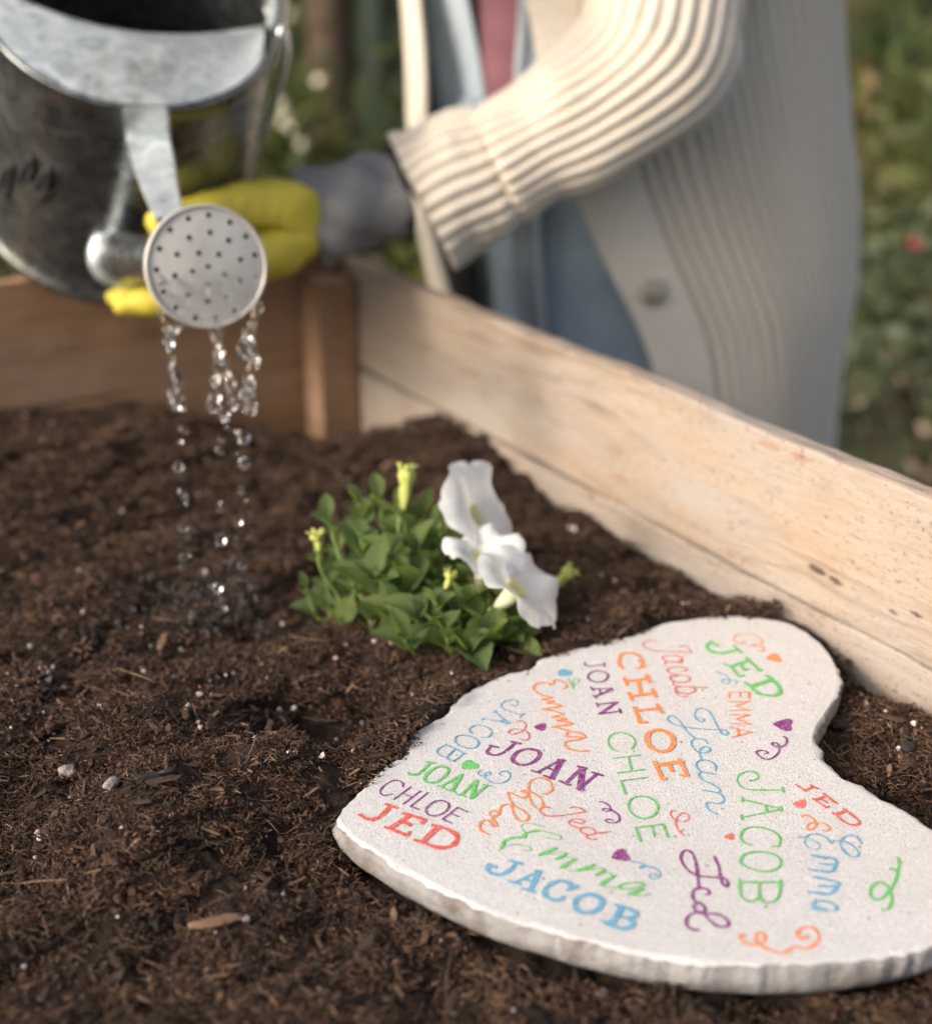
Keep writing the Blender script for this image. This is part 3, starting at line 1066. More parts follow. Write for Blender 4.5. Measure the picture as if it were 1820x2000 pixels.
def stroke(bag, reg, mode, w, pts, k):
    """flat ribbon of width w (mm) with round ends; mode l straight, s smooth, c closed smooth"""
    p = P_(reg, pts)
    if mode == 'l':
        q = [p[0]]
        for a, b_ in zip(p[:-1], p[1:]):
            for t_ in (0.25, 0.5, 0.75, 1):
                q.append(a + (b_ - a) * t_)
        q = np.array(q)
    elif mode == 's':
        q = catmull(p, 7)
    else:
        q = catmull(p, 7, True)
        q = np.vstack([q, q[:2]])
    hw = w * 0.00042
    d = np.gradient(q, axis=0)
    d /= np.linalg.norm(d, axis=1)[:, None] + 1e-12
    nrm = np.stack([-d[:, 1], d[:, 0]], 1)
    if mode == 'l':  # mitre the corners
        for i in range(4, len(q) - 1, 4):
            pass
    m_ = len(q)
    wob = 1 + 0.16 * fbm(np.stack([q[:, 0] * 500, q[:, 1] * 500, np.zeros(m_) + k], 1), 2, 77)
    if mode == 's':
        tt_ = np.linspace(0, 1, m_)
        wob *= 0.78 + 0.3 * np.sin(tt_ * math.pi * max(2, len(pts) / 2.2)) ** 2
    z = ZINK + k * 0.000012 + np.linspace(0, 0.000011, m_)
    L_ = q + nrm * (hw * wob)[:, None]
    R_ = q - nrm * (hw * wob)[:, None]
    v_ = np.empty((m_ * 2, 3))
    v_[0::2, :2], v_[1::2, :2] = L_, R_
    v_[0::2, 2] = v_[1::2, 2] = z
    f_ = [[2 * i + 1, 2 * i + 3, 2 * i + 2, 2 * i] for i in range(m_ - 1)]
    if mode != 'c':
        for end, sgn in ((0, -1), (m_ - 1, 1)):
            base_i = len(v_)
            a0 = math.atan2(d[end, 1], d[end, 0])
            cap = [[q[end, 0] + hw * wob[end] * math.cos(a0 + sgn * 0 + ang_), q[end, 1] + hw * wob[end] * math.sin(a0 + ang_), z[end]]
                   for ang_ in (np.linspace(-math.pi / 2, math.pi / 2, 6)[1:-1] if sgn > 0 else np.linspace(math.pi / 2, 3 * math.pi / 2, 6)[1:-1])]
            v_ = np.vstack([v_, cap])
            idx = list(range(base_i, base_i + 4))
            f_.append(([2 * end + 1] + idx + [2 * end]) if sgn > 0 else ([2 * end] + idx + [2 * end + 1]))
    bag.add(v_, f_)


def word(label, ink, strokes, name='printed_word'):
    bag = Bag()
    k = 0
    for reg, mode, w, *pts in strokes:
        stroke(bag, reg, mode, w, pts, k)
        k += 1
    o = link(name, bag.mesh(name), INK[ink], stone, smooth=False)
    o['label'] = label


def heart(label, ink, reg, *pts):
    p = catmull(P_(reg, pts), 5, True)
    v_ = np.column_stack([p, np.full(len(p), ZINK)])
    me = mesh('printed_heart', v_, [list(range(len(p)))])
    bm = bmesh.new(); bm.from_mesh(me)
    for fc in bm.faces:
        if fc.normal.z < 0: fc.normal_flip()
    bmesh.ops.triangulate(bm, faces=bm.faces[:])
    bm.to_mesh(me); bm.free()
    link('printed_heart', me, INK[ink], stone, smooth=False)['label'] = label


word('green word JOAN in slab capitals', 'green', [
    (1, 'l', 1.7, (775, 1042), (845, 1052)), (1, 's', 1.9, (805, 1047), (740, 1110), (680, 1158), (632, 1164), (600, 1156)), (1, 'l', 1.5, (588, 1142), (606, 1168)),
    (1, 'c', 1.9, (945, 1090), (980, 1118), (940, 1180), (860, 1235), (785, 1242), (745, 1212), (775, 1150), (850, 1098), (905, 1086)),
    (1, 'l', 1.7, (1105, 1165), (905, 1283)), (1, 'l', 2.2, (1108, 1165), (1010, 1325)), (1, 'l', 1.4, (985, 1228), (1050, 1255)), (1, 'l', 1.6, (880, 1275), (940, 1300)), (1, 'l', 1.6, (965, 1312), (1035, 1335)),
    (1, 'l', 1.7, (1240, 1228), (1100, 1365)), (1, 'l', 2.3, (1248, 1228), (1200, 1395)), (1, 'l', 1.7, (1205, 1395), (1352, 1272)), (1, 'l', 1.5, (1068, 1360), (1130, 1376)), (1, 'l', 1.5, (1325, 1264), (1382, 1276))])
word('thin purple word CHLOE in plain capitals', 'purple', [
    (1, 's', 1.1, (532, 1285), (535, 1250), (500, 1225), (450, 1220), (380, 1250), (325, 1300), (315, 1345), (352, 1368), (435, 1352)),
    (1, 'l', 1.1, (610, 1285), (447, 1405)), (1, 'l', 1.1, (705, 1325), (542, 1448)), (1, 'l', 1.1, (528, 1345), (625, 1385)),
    (1, 'l', 1.1, (778, 1340), (607, 1475)), (1, 'l', 1.1, (607, 1475), (692, 1505)),
    (1, 'c', 1.2, (905, 1418), (975, 1445), (972, 1500), (910, 1550), (820, 1568), (765, 1540), (768, 1485), (830, 1435)),
    (1, 'l', 1.1, (1162, 1530), (1068, 1485)), (1, 'l', 1.1, (1068, 1485), (920, 1602)), (1, 'l', 1.1, (920, 1602), (1008, 1640)), (1, 'l', 1.1, (992, 1545), (1078, 1575))])
word('bold red word JED near the tip of the heart', 'red', [
    (1, 'l', 2.6, (370, 1452), (470, 1488)), (1, 's', 2.8, (412, 1470), (345, 1545), (265, 1598), (185, 1595), (118, 1558)),
    (1, 'l', 2.4, (540, 1540), (750, 1606)), (1, 'l', 2.2, (750, 1606), (720, 1638)), (1, 'l', 3.0, (600, 1562), (425, 1680)), (1, 'l', 2.4, (365, 1678), (575, 1758)), (1, 'l', 2.0, (575, 1758), (600, 1725)), (1, 'l', 2.4, (515, 1620), (600, 1650)), (1, 'l', 1.9, (585, 1640), (600, 1665)),
    (1, 'l', 2.4, (832, 1660), (960, 1695)), (1, 's', 2.9, (960, 1695), (1050, 1750), (1060, 1800), (1015, 1855), (940, 1880), (850, 1872)), (1, 'l', 2.4, (850, 1872), (655, 1806)), (1, 'l', 3.2, (880, 1675), (725, 1822))])
heart('green heart between JACOB and JOAN', 'green', 1, (1112, 1106), (1110, 1065), (1140, 1030), (1195, 1022), (1222, 1042), (1262, 1062), (1266, 1098), (1210, 1108))
word('pale blue word JACOB running down to the left', 'blue', [
    (2, 's', 1.0, (400, 582), (450, 598), (490, 572), (478, 535), (420, 526), (350, 538), (292, 583), (310, 622), (400, 665), (548, 707)), (2, 'l', 1.0, (560, 685), (515, 730)),
    (2, 'l', 1.0, (222, 665), (375, 798)), (2, 'l', 1.0, (375, 798), (85, 752)), (2, 'l', 1.0, (200, 676), (240, 654)), (2, 'l', 1.0, (65, 768), (98, 740)), (2, 'l', 1.0, (350, 812), (395, 798)), (2, 'l', 1.0, (330, 760), (285, 782)),
    (1, 's', 1.0, (1225, 763), (1195, 750), (1182, 722), (1222, 688), (1290, 682), (1365, 710), (1398, 750), (1375, 793), (1330, 803), (1300, 800)),
    (1, 'c', 1.0, (1120, 780), (1210, 797), (1266, 840), (1258, 885), (1200, 908), (1120, 895), (1055, 860), (1040, 818), (1070, 786)),
    (1, 'l', 1.0, (950, 868), (1140, 960)), (1, 's', 1.0, (958, 872), (880, 912), (866, 950), (902, 980), (960, 988), (1032, 922)), (1, 's', 1.0, (960, 988), (968, 1012), (1010, 1030), (1062, 1012), (1125, 958))])
word('red flourish above the purple JOAN', 'coral', [(2, 's', 1.0, (475, 785), (520, 775), (570, 792), (587, 832), (565, 880), (500, 915), (425, 938), (382, 918), (398, 887), (460, 872), (540, 877), (600, 905), (630, 950), (610, 993), (562, 1003), (520, 990))], 'printed_flourish')
heart('small purple heart beside the script Emma', 'purple', 2, (682, 850), (760, 806), (800, 802), (822, 812), (824, 842), (808, 880), (765, 892))
word('bold purple word JOAN in slab capitals', 'purple', [
    (2, 'l', 2.2, (418, 1020), (518, 1045)), (2, 's', 2.3, (465, 1032), (392, 1100), (322, 1148), (250, 1178), (182, 1178), (128, 1142), (165, 1085)), (2, 'l', 1.9, (165, 1068), (255, 1090)),
    (2, 'c', 2.4, (640, 1112), (725, 1130), (750, 1172), (710, 1238), (620, 1288), (520, 1296), (442, 1258), (432, 1210), (480, 1152), (560, 1116)),
    (2, 'l', 1.8, (990, 1242), (722, 1388)), (2, 'l', 2.9, (1012, 1242), (890, 1458)), (2, 'l', 1.7, (820, 1325), (925, 1365)), (2, 'l', 1.9, (658, 1366), (755, 1396)), (2, 'l', 1.9, (805, 1426), (915, 1468)), (2, 'l', 1.7, (975, 1238), (1043, 1248)),
    (2, 'l', 2.0, (1245, 1335), (1062, 1510)), (2, 'l', 3.6, (1252, 1335), (1230, 1588)), (2, 'l', 2.0, (1222, 1575), (1425, 1408)), (2, 'l', 1.9, (988, 1492), (1100, 1538)), (2, 'l', 1.9, (1205, 1318), (1292, 1342)), (2, 'l', 1.9, (1372, 1388), (1488, 1425)), (2, 'l', 1.7, (1190, 1582), (1272, 1604))])
word('small purple word JOAN on the far side', 'purple', [
    (2, 'l', 1.5, (1518, 90), (1512, 130)), (2, 's', 1.3, (1515, 108), (1420, 122), (1335, 128), (1292, 116)), (2, 'l', 1.3, (1278, 85), (1290, 118)),
    (2, 'c', 1.5, (1450, 182), (1540, 210), (1558, 252), (1520, 298), (1430, 318), (1342, 288), (1322, 245), (1362, 202)),
    (2, 'l', 1.3, (1605, 398), (1372, 395)), (2, 'l', 1.9, (1608, 404), (1405, 488)), (2, 'l', 1.3, (1455, 398), (1475, 462)), (2, 'l', 1.6, (1355, 378), (1385, 414)), (2, 'l', 1.6, (1390, 475), (1420, 508)), (2, 'l', 1.5, (1590, 388), (1612, 416)),
    (2, 'l', 1.4, (1665, 556), (1432, 582)), (2, 'l', 2.1, (1665, 556), (1462, 694)), (2, 'l', 1.4, (1462, 694), (1705, 662)), (2, 'l', 1.5, (1420, 565), (1440, 610)), (2, 'l', 1.5, (1692, 636), (1710, 688))])
heart('small blue heart near the far rim', 'blue', 2, (975, 240), (972, 190), (1012, 160), (1062, 166), (1130, 190), (1125, 222), (1080, 238))
word('tiny green flourish beside the blue heart', 'green', [(2, 's', 0.7, (1090, 270), (1108, 318), (1138, 368), (1165, 402)), (2, 's', 0.7, (1095, 320), (1150, 340), (1202, 322), (1215, 290), (1182, 274), (1150, 290), (1140, 332), (1160, 370), (1135, 388))], 'printed_flourish')
word('orange script word Emma', 'orange', [
    (2, 's', 1.7, (1030, 395), (1070, 375), (1060, 340), (1000, 298), (935, 292), (907, 330), (880, 350), (845, 328), (750, 325), (690, 352), (678, 392), (712, 430), (770, 465), (850, 486), (898, 497), (850, 508), (790, 520), (860, 532), (915, 545), (838, 563), (930, 575), (1005, 597), (960, 612), (860, 625), (778, 636), (860, 648), (950, 665), (1028, 700), (980, 712), (908, 725), (980, 738), (1055, 752), (950, 775), (1060, 785), (1142, 808), (1080, 822), (980, 835), (898, 846), (970, 860), (1060, 885), (1120, 905)),
    (2, 's', 1.7, (1070, 935), (1085, 910), (1150, 905), (1240, 925), (1288, 955), (1268, 978), (1180, 965), (1080, 962), (1060, 940)), (2, 's', 1.6, (1268, 978), (1200, 1000), (1110, 1010), (1052, 1032), (1058, 1075), (1120, 1113), (1220, 1135), (1332, 1130))])
word('pale blue flourish under the green heart', 'blue', [(2, 's', 0.9, (75, 1365), (40, 1365), (22, 1395), (60, 1425), (130, 1420), (168, 1395), (140, 1380), (102, 1400), (97, 1440), (140, 1485), (220, 1515), (310, 1510), (388, 1460), (400, 1405), (350, 1372), (290, 1380), (270, 1405), (300, 1420))], 'printed_flourish')
word('bold orange word CHLOE running down the middle', 'orange', [
    (3, 's', 2.9, (225, 580), (182, 530), (175, 470), (208, 412), (290, 395), (375, 408), (435, 462), (448, 530), (435, 570)), (3, 'l', 2.2, (395, 577), (485, 564)),
    (3, 'l', 2.9, (258, 732), (520, 700)), (3, 'l', 2.9, (318, 912), (590, 872)), (3, 'l', 2.6, (402, 720), (430, 892)), (3, 'l', 2.6, (235, 695), (268, 775)), (3, 'l', 2.6, (500, 662), (540, 745)), (3, 'l', 2.6, (292, 872), (325, 952)), (3, 'l', 2.6, (568, 828), (605, 912)),
    (3, 'l', 2.9, (378, 1082), (650, 1056)), (3, 'l', 2.6, (355, 1042), (422, 1222)), (3, 'l', 2.6, (430, 1226), (485, 1218)), (3, 'l', 2.6, (622, 1010), (680, 1108)),
    (3, 'c', 3.1, (640, 1310), (738, 1335), (806, 1402), (812, 1480), (765, 1545), (680, 1568), (585, 1540), (518, 1480), (504, 1392), (552, 1328)),
    (6, 'l', 2.9, (470, 520), (690, 490)), (6, 'l', 2.4, (442, 492), (515, 648)), (6, 'l', 2.0, (515, 652), (548, 638)), (6, 'l', 2.4, (662, 468), (735, 618)), (6, 'l', 2.0, (735, 618), (675, 612)), (6, 'l', 2.4, (575, 515), (600, 578))])
word('green word CHLOE in thin plain capitals', 'green', [
    (6, 's', 1.2, (120, 395), (62, 368), (32, 310), (62, 252), (150, 230), (240, 262), (274, 320), (240, 378)),
    (6, 'l', 1.2, (75, 460), (315, 430)), (6, 'l', 1.2, (117, 590), (355, 558)), (6, 'l', 1.2, (210, 446), (243, 572)),
    (6, 'l', 1.2, (380, 630), (145, 660)), (6, 'l', 1.2, (145, 660), (186, 778)),
    (6, 'c', 1.3, (345, 797), (430, 827), (472, 885), (448, 958), (370, 993), (282, 978), (222, 920), (217, 852), (262, 808)),
    (6, 'l', 1.3, (320, 1198), (275, 1075)), (6, 'l', 1.3, (275, 1075), (520, 1047)), (6, 'l', 1.3, (520, 1047), (563, 1163)), (6, 'l', 1.2, (415, 1062), (443, 1155))])
word('red script word Jacob near the far rim', 'coral', [
    (3, 's', 1.2, (630, 265), (550, 247), (482, 262), (458, 300), (502, 343), (600, 368), (780, 378), (1028, 385)), (3, 's', 1.0, (1028, 385), (1000, 340), (950, 314), (880, 325)),
    (3, 'c', 1.2, (900, 442), (800, 425), (702, 438), (692, 470), (760, 498), (870, 500), (912, 470)), (3, 's', 1.0, (915, 445), (905, 510), (735, 502), (722, 540)),
    (3, 's', 1.2, (895, 618), (968, 602), (958, 572), (870, 560), (765, 572), (747, 610), (800, 643), (880, 655)),
    (3, 'c', 1.2, (900, 657), (988, 672), (1008, 710), (960, 740), (860, 743), (788, 715), (792, 672)),
    (3, 's', 1.0, (1228, 806), (1060, 800), (832, 785), (815, 738)), (3, 'c', 1.2, (950, 797), (1058, 812), (1066, 850), (1000, 878), (900, 873), (845, 840), (852, 804)), (3, 's', 1.0, (840, 842), (862, 890), (920, 912), (988, 912))])
word('blue script word Joan', 'blue', [
    (3, 's', 1.2, (1130, 1160), (1183, 1188), (1150, 1213), (1092, 1180), (1066, 1120), (1100, 1066), (1160, 1053), (1240, 1090), (1290, 1170), (1340, 1270), (1388, 1348), (1448, 1370), (1456, 1332), (1410, 1306), (1340, 1305), (1200, 1300), (1000, 1280), (850, 1250), (762, 1200), (757, 1152), (810, 1140), (880, 1190), (930, 1260), (1000, 1350), (1078, 1408)),
    (6, 's', 1.2, (922, 330), (880, 292), (822, 285), (777, 302), (776, 345), (820, 395), (890, 412), (938, 387), (920, 357), (862, 367), (842, 412), (862, 470)),
    (6, 's', 1.2, (985, 570), (985, 522), (930, 482), (860, 475), (818, 502), (822, 545), (870, 578), (983, 600)), (6, 's', 1.2, (862, 580), (837, 602), (870, 650), (960, 692), (1028, 740), (1000, 765), (935, 752), (870, 745)),
    (6, 's', 1.2, (940, 752), (1030, 780), (1062, 830), (1020, 863), (930, 852), (903, 872), (930, 920), (1000, 955))])
word('bold green word JED on the far lobe', 'green', [
    (4, 'l', 2.3, (805, 312), (895, 390)), (4, 's', 2.9, (835, 362), (720, 387), (620, 394), (532, 375), (486, 318), (520, 270)), (4, 'l', 2.3, (530, 255), (618, 318)),
    (4, 'l', 2.4, (958, 455), (1115, 605)), (4, 'l', 3.4, (965, 490), (772, 555)), (4, 'l', 2.0, (688, 528), (770, 560)), (4, 'l', 2.2, (770, 560), (868, 678)), (4, 'l', 2.0, (868, 678), (922, 662)), (4, 'l', 2.2, (885, 530), (930, 600)), (4, 'l', 1.7, (925, 600), (982, 586)), (4, 'l', 1.7, (1065, 602), (1138, 600)),
    (4, 'l', 2.4, (942, 748), (1010, 808)), (4, 's', 3.0, (1010, 808), (1100, 875), (1230, 903), (1332, 882), (1348, 830), (1302, 752), (1240, 697), (1195, 668)), (4, 'l', 3.3, (1228, 722), (1012, 790))])
word('pale orange flourish above the green JED', 'orange', [(4, 's', 1.0, (880, 265), (928, 262), (918, 284), (862, 284), (808, 245), (822, 192), (900, 166), (1000, 166), (1090, 196), (1133, 245), (1128, 290), (1070, 295), (1012, 305), (1090, 315), (1150, 320), (1165, 350), (1130, 374), (1095, 365))], 'printed_flourish')
heart('orange heart on the far lobe', 'orange', 4, (1188, 462), (1240, 412), (1300, 402), (1340, 426), (1350, 452), (1366, 468), (1364, 494), (1305, 500))
word('tiny blue flourish beside the orange EMMA', 'blue', [(4, 's', 0.8, (585, 620), (620, 615), (640, 645), (700, 655), (740, 690), (753, 735), (720, 764), (672, 750), (656, 722), (700, 706), (770, 711), (830, 720), (845, 745), (820, 760))], 'printed_flourish')
word('thin orange word EMMA in plain capitals', 'orange', [
    (4, 'l', 1.4, (748, 928), (755, 862)), (4, 'l', 0.9, (755, 860), (985, 860)), (4, 'l', 1.5, (985, 862), (980, 930)), (4, 'l', 1.3, (872, 862), (880, 915)),
    (4, 'l', 0.9, (755, 975), (990, 970)), (4, 'l', 1.1, (990, 970), (820, 1025)), (4, 'l', 1.1, (820, 1025), (990, 1075)), (4, 'l', 0.9, (990, 1075), (757, 1078)),
    (4, 'l', 0.9, (757, 1130), (1000, 1128)), (4, 'l', 1.1, (1000, 1128), (830, 1177)), (4, 'l', 1.1, (830, 1177), (1010, 1240)), (4, 'l', 0.9, (1010, 1240), (765, 1233)),
    (4, 'l', 1.1, (765, 1280), (1010, 1335)), (4, 'l', 1.0, (1010, 1335), (772, 1400)), (4, 'l', 1.3, (845, 1302), (858, 1375))])
heart('purple heart near the notch', 'purple', 4, (1268, 1238), (1350, 1196), (1440, 1176), (1492, 1188), (1503, 1218), (1475, 1252), (1495, 1290), (1472, 1318), (1400, 1318), (1330, 1282))
word('purple flourish below the purple heart', 'purple', [(4, 's', 1.5, (1390, 1385), (1430, 1410), (1424, 1470), (1370, 1505), (1300, 1505), (1257, 1475), (1280, 1456), (1320, 1470), (1345, 1520), (1320, 1590), (1260, 1640), (1190, 1655), (1110, 1620), (1072, 1572), (1120, 1550), (1180, 1560), (1200, 1583), (1165, 1590))], 'printed_flourish')
word('orange script word Chloe', 'orange', [
    (5, 's', 1.4, (725, 230), (780, 220), (815, 180), (780, 112), (700, 86), (622, 112), (597, 180), (610, 270), (650, 340), (700, 365), (728, 330), (710, 270), (660, 232), (600, 202), (537, 205), (588, 232), (560, 265), (500, 245), (422, 217), (432, 270), (480, 338), (560, 380), (600, 430), (580, 465), (530, 470), (482, 430), (457, 370), (442, 325), (390, 325), (352, 350), (340, 408), (290, 430), (252, 410), (272, 382), (320, 386), (330, 420)),
    (5, 's', 1.5, (312, 420), (282, 450), (300, 480), (320, 508), (290, 525), (272, 500), (240, 462), (192, 470), (167, 510), (182, 555), (240, 588))])
word('thin red script word Jed', 'coral', [
    (5, 's', 1.1, (795, 355), (750, 346), (707, 362), (712, 395), (760, 425), (850, 425), (980, 410), (1105, 390)), (5, 's', 1.1, (1105, 390), (1060, 356), (1000, 346), (970, 356)),
    (5, 's', 1.1, (985, 475), (1060, 492), (1095, 475), (1068, 455), (1000, 455), (957, 480), (982, 510), (1040, 528)), (5, 'c', 1.1, (1180, 548), (1192, 575), (1150, 594), (1090, 580), (1052, 556), (1080, 532), (1140, 530)), (5, 's', 1.1, (1335, 566), (1230, 577), (1130, 595), (1112, 612), (1150, 635), (1210, 632))])
word('small purple flourish in the middle', 'purple', [(5, 's', 1.2, (1225, 300), (1270, 305), (1320, 340), (1325, 375), (1290, 385), (1257, 370), (1290, 360), (1350, 380), (1400, 420), (1405, 465), (1360, 488), (1300, 480), (1287, 460), (1320, 455), (1345, 465))], 'printed_flourish')
word('green script word Emma with brushed downstrokes', 'green', [
    (5, 's', 0.6, (735, 520), (660, 502), (580, 490), (537, 510), (550, 548), (575, 580)), (5, 's', 1.9, (700, 556), (620, 566), (568, 590), (568, 622)), (5, 's', 0.6, (620, 562), (700, 556), (800, 580), (885, 605), (870, 633), (760, 620)),
    (5, 's', 1.9, (560, 615), (450, 622), (385, 650), (372, 685), (360, 715)), (5, 's', 0.6, (400, 690), (500, 680), (600, 700), (620, 730), (540, 735)),
    (5, 'l', 2.2, (835, 718), (700, 772)), (5, 'l', 1.8, (932, 762), (850, 808)), (5, 'l', 2.0, (1008, 812), (892, 884)), (5, 's', 0.6, (700, 772), (800, 765), (900, 748), (938, 766)), (5, 's', 0.6, (850, 808), (940, 790), (1008, 812)), (5, 's', 0.6, (892, 884), (960, 915), (1040, 914)),
    (5, 'l', 2.3, (1180, 864), (1045, 912)), (5, 'l', 1.8, (1272, 912), (1200, 955)), (5, 'l', 2.0, (1350, 964), (1240, 1038)), (5, 's', 0.6, (1045, 912), (1150, 905), (1240, 890), (1272, 912)), (5, 's', 0.6, (1200, 955), (1290, 930), (1350, 964)), (5, 's', 0.6, (1240, 1038), (1320, 1065), (1400, 1060)),
    (5, 's', 1.3, (1630, 1045), (1600, 1025), (1510, 1022), (1425, 1040), (1405, 1065), (1440, 1082)), (5, 's', 0.7, (1440, 1082), (1550, 1065), (1630, 1045)), (5, 'l', 2.2, (1605, 1078), (1495, 1125)), (5, 's', 0.6, (1495, 1125), (1600, 1140), (1680, 1115))])
word('bold blue word JACOB along the near side', 'blue', [
    (5, 'l', 2.2, (440, 824), (540, 850)), (5, 's', 2.6, (485, 848), (430, 910), (360, 945), (285, 940), (238, 908), (245, 865)), (5, 'l', 2.2, (245, 858), (308, 882)),
    (5, 'l', 1.6, (685, 920), (482, 1018)), (5, 'l', 2.9, (692, 922), (612, 1088)), (5, 'l', 1.6, (562, 988), (648, 1015)), (5, 'l', 1.9, (425, 1006), (520, 1030)), (5, 'l', 1.9, (550, 1072), (648, 1100)), (5, 'l', 1.5, (665, 912), (712, 922)),
    (5, 's', 2.7, (975, 1075), (962, 1030), (900, 1005), (820, 1020), (748, 1072), (748, 1128), (802, 1168), (870, 1172), (908, 1150)), (5, 'l', 2.3, (950, 1085), (1028, 1052)),
    (5, 'c', 2.7, (1130, 1125), (1215, 1145), (1252, 1190), (1215, 1255), (1130, 1288), (1045, 1274), (1008, 1218), (1036, 1155)),
    (5, 'l', 2.0, (1375, 1218), (1480, 1250)), (5, 's', 2.5, (1480, 1250), (1552, 1288), (1545, 1318), (1480, 1335), (1400, 1320)), (5, 's', 2.6, (1455, 1332), (1525, 1370), (1515, 1408), (1440, 1430), (1360, 1415)), (5, 'l', 2.0, (1360, 1415), (1255, 1362)), (5, 'l', 2.9, (1425, 1240), (1335, 1385))])
heart('large purple heart between CHLOE and Emma', 'purple', 5, (1335, 796), (1372, 740), (1428, 716), (1462, 730), (1472, 762), (1498, 788), (1498, 816), (1460, 828), (1390, 815))
word('pale blue flourish beside the large purple heart', 'blue', [(6, 's', 1.0, (222, 1370), (280, 1380), (330, 1395), (360, 1420), (332, 1438), (312, 1432), (350, 1416), (430, 1430), (488, 1465), (493, 1508), (440, 1528), (397, 1510), (420, 1487), (460, 1495))], 'printed_flourish')
word('red flourish above the purple Jed', 'coral', [(6, 's', 1.0, (630, 930), (597, 925), (587, 960), (620, 1000), (690, 1022), (743, 1005), (745, 962), (700, 945), (652, 975), (632, 1020), (642, 1075), (680, 1123), (715, 1150)), (6, 's', 0.9, (662, 1108), (685, 1108), (705, 1090))], 'printed_flourish')
heart('tiny red heart left of the green JACOB', 'coral', 6, (1062, 1155), (1100, 1135), (1140, 1128), (1149, 1152), (1145, 1184), (1105, 1178))
word('purple script word Jed', 'purple', [
    (7, 's', 1.7, (430, 422), (442, 450), (470, 512), (482, 590), (502, 660), (538, 688), (550, 652), (510, 615), (400, 605), (280, 590), (192, 540), (138, 460), (142, 392), (185, 366), (238, 400), (268, 490), (283, 600), (290, 680), (305, 700)),
    (7, 's', 1.7, (305, 700), (365, 715), (385, 748), (352, 762)), (7, 's', 1.7, (320, 702), (262, 712), (236, 750), (246, 805), (285, 832)),
    (7, 'c', 1.7, (285, 832), (330, 860), (348, 900), (310, 928), (262, 900), (247, 862)), (7, 's', 1.7, (345, 932), (450, 935), (528, 970), (558, 1018), (530, 1048), (450, 1038), (380, 980), (320, 922), (240, 927), (188, 970), (182, 1030), (230, 1068), (292, 1080))])
word('green word JACOB in tall thin capitals', 'green', [
    (6, 's', 1.3, (1290, 652), (1340, 650), (1368, 620), (1330, 582), (1270, 576), (1202, 602), (1178, 650), (1202, 700), (1260, 733), (1400, 740), (1580, 741)), (6, 'l', 1.3, (1580, 712), (1588, 763)),
    (6, 'l', 1.3, (1225, 827), (1560, 905)), (6, 'l', 1.3, (1222, 985), (1560, 915)), (6, 'l', 1.2, (1430, 878), (1445, 935)), (6, 'l', 1.3, (1220, 806), (1226, 850)), (6, 'l', 1.3, (1217, 962), (1221, 1008)), (6, 'l', 1.5, (1563, 892), (1568, 930)),
    (6, 's', 1.4, (1308, 1234), (1240, 1210), (1208, 1160), (1232, 1100), (1310, 1071), (1420, 1082), (1508, 1117), (1556, 1170), (1552, 1230)), (6, 'l', 1.3, (1487, 1240), (1550, 1244)),
    (6, 'c', 1.4, (1370, 1292), (1500, 1312), (1563, 1370), (1538, 1438), (1430, 1468), (1300, 1443), (1212, 1393), (1222, 1332), (1282, 1302)),
    (7, 'l', 1.4, (655, 652), (1017, 652)), (7, 'l', 1.3, (653, 626), (662, 672)), (7, 'l', 1.3, (1015, 632), (1017, 672)), (7, 's', 1.4, (655, 652), (655, 730), (682, 798), (740, 823), (800, 808), (823, 775), (825, 655)), (7, 's', 1.4, (825, 775), (860, 823), (920, 833), (983, 800), (1010, 730), (1016, 655))])
word('small red word JED on the near lobe', 'red', [
    (8, 'l', 1.2, (608, 328), (690, 382)), (8, 'l', 2.0, (690, 382), (758, 352)), (8, 'l', 1.4, (738, 332), (802, 366)),
    (8, 'l', 1.5, (852, 408), (972, 498)), (8, 'l', 1.9, (872, 430), (792, 462)), (8, 'l', 1.4, (758, 452), (880, 535)), (8, 'l', 1.2, (880, 535), (900, 522)), (8, 'l', 1.4, (840, 462), (885, 490)), (8, 'l', 1.2, (972, 498), (930, 480)),
    (8, 'l', 1.4, (932, 582), (965, 602)), (8, 's', 1.7, (965, 602), (1020, 648), (1090, 686), (1158, 686), (1170, 660), (1110, 602), (1032, 548)), (8, 'l', 2.2, (1042, 568), (962, 596))])
heart('red heart under the small red JED', 'coral', 8, (582, 500), (630, 472), (678, 461), (694, 478), (694, 520), (662, 539), (620, 525))
word('orange flourish above the blue Emma', 'orange', [(8, 's', 1.3, (660, 615), (700, 600), (750, 625), (790, 670), (770, 715), (722, 730), (706, 700), (740, 672), (810, 666), (870, 680), (908, 715), (890, 740), (842, 735))], 'printed_flourish')
word('blue script word Emma', 'blue', [
    (8, 's', 1.3, (625, 795), (690, 795), (740, 772), (820, 775), (890, 810), (920, 850), (950, 827), (1040, 837), (1110, 870), (1163, 930), (1148, 968), (1080, 958), (1020, 900), (1002, 840), (1050, 790), (1120, 780), (1170, 820), (1190, 855)), (8, 's', 0.8, (700, 800), (688, 850), (740, 900), (808, 900), (815, 860), (760, 822), (700, 802)),
    (8, 'l', 2.1, (757, 960), (955, 990)), (8, 's', 1.4, (955, 990), (967, 1028), (900, 1040), (812, 1030)), (8, 's', 1.8, (965, 1035), (942, 1085), (900, 1105), (722, 1082)),
    (8, 's', 1.8, (762, 1150), (860, 1168), (970, 1197), (990, 1220), (900, 1236), (812, 1230)), (8, 's', 1.9, (980, 1222), (950, 1270), (890, 1303), (722, 1282)),
    (8, 's', 1.5, (782, 1362), (880, 1370), (955, 1400), (973, 1440), (948, 1450)), (8, 's', 1.9, (782, 1362), (762, 1400), (820, 1430), (900, 1445)), (8, 'l', 1.9, (752, 1430), (880, 1450))])
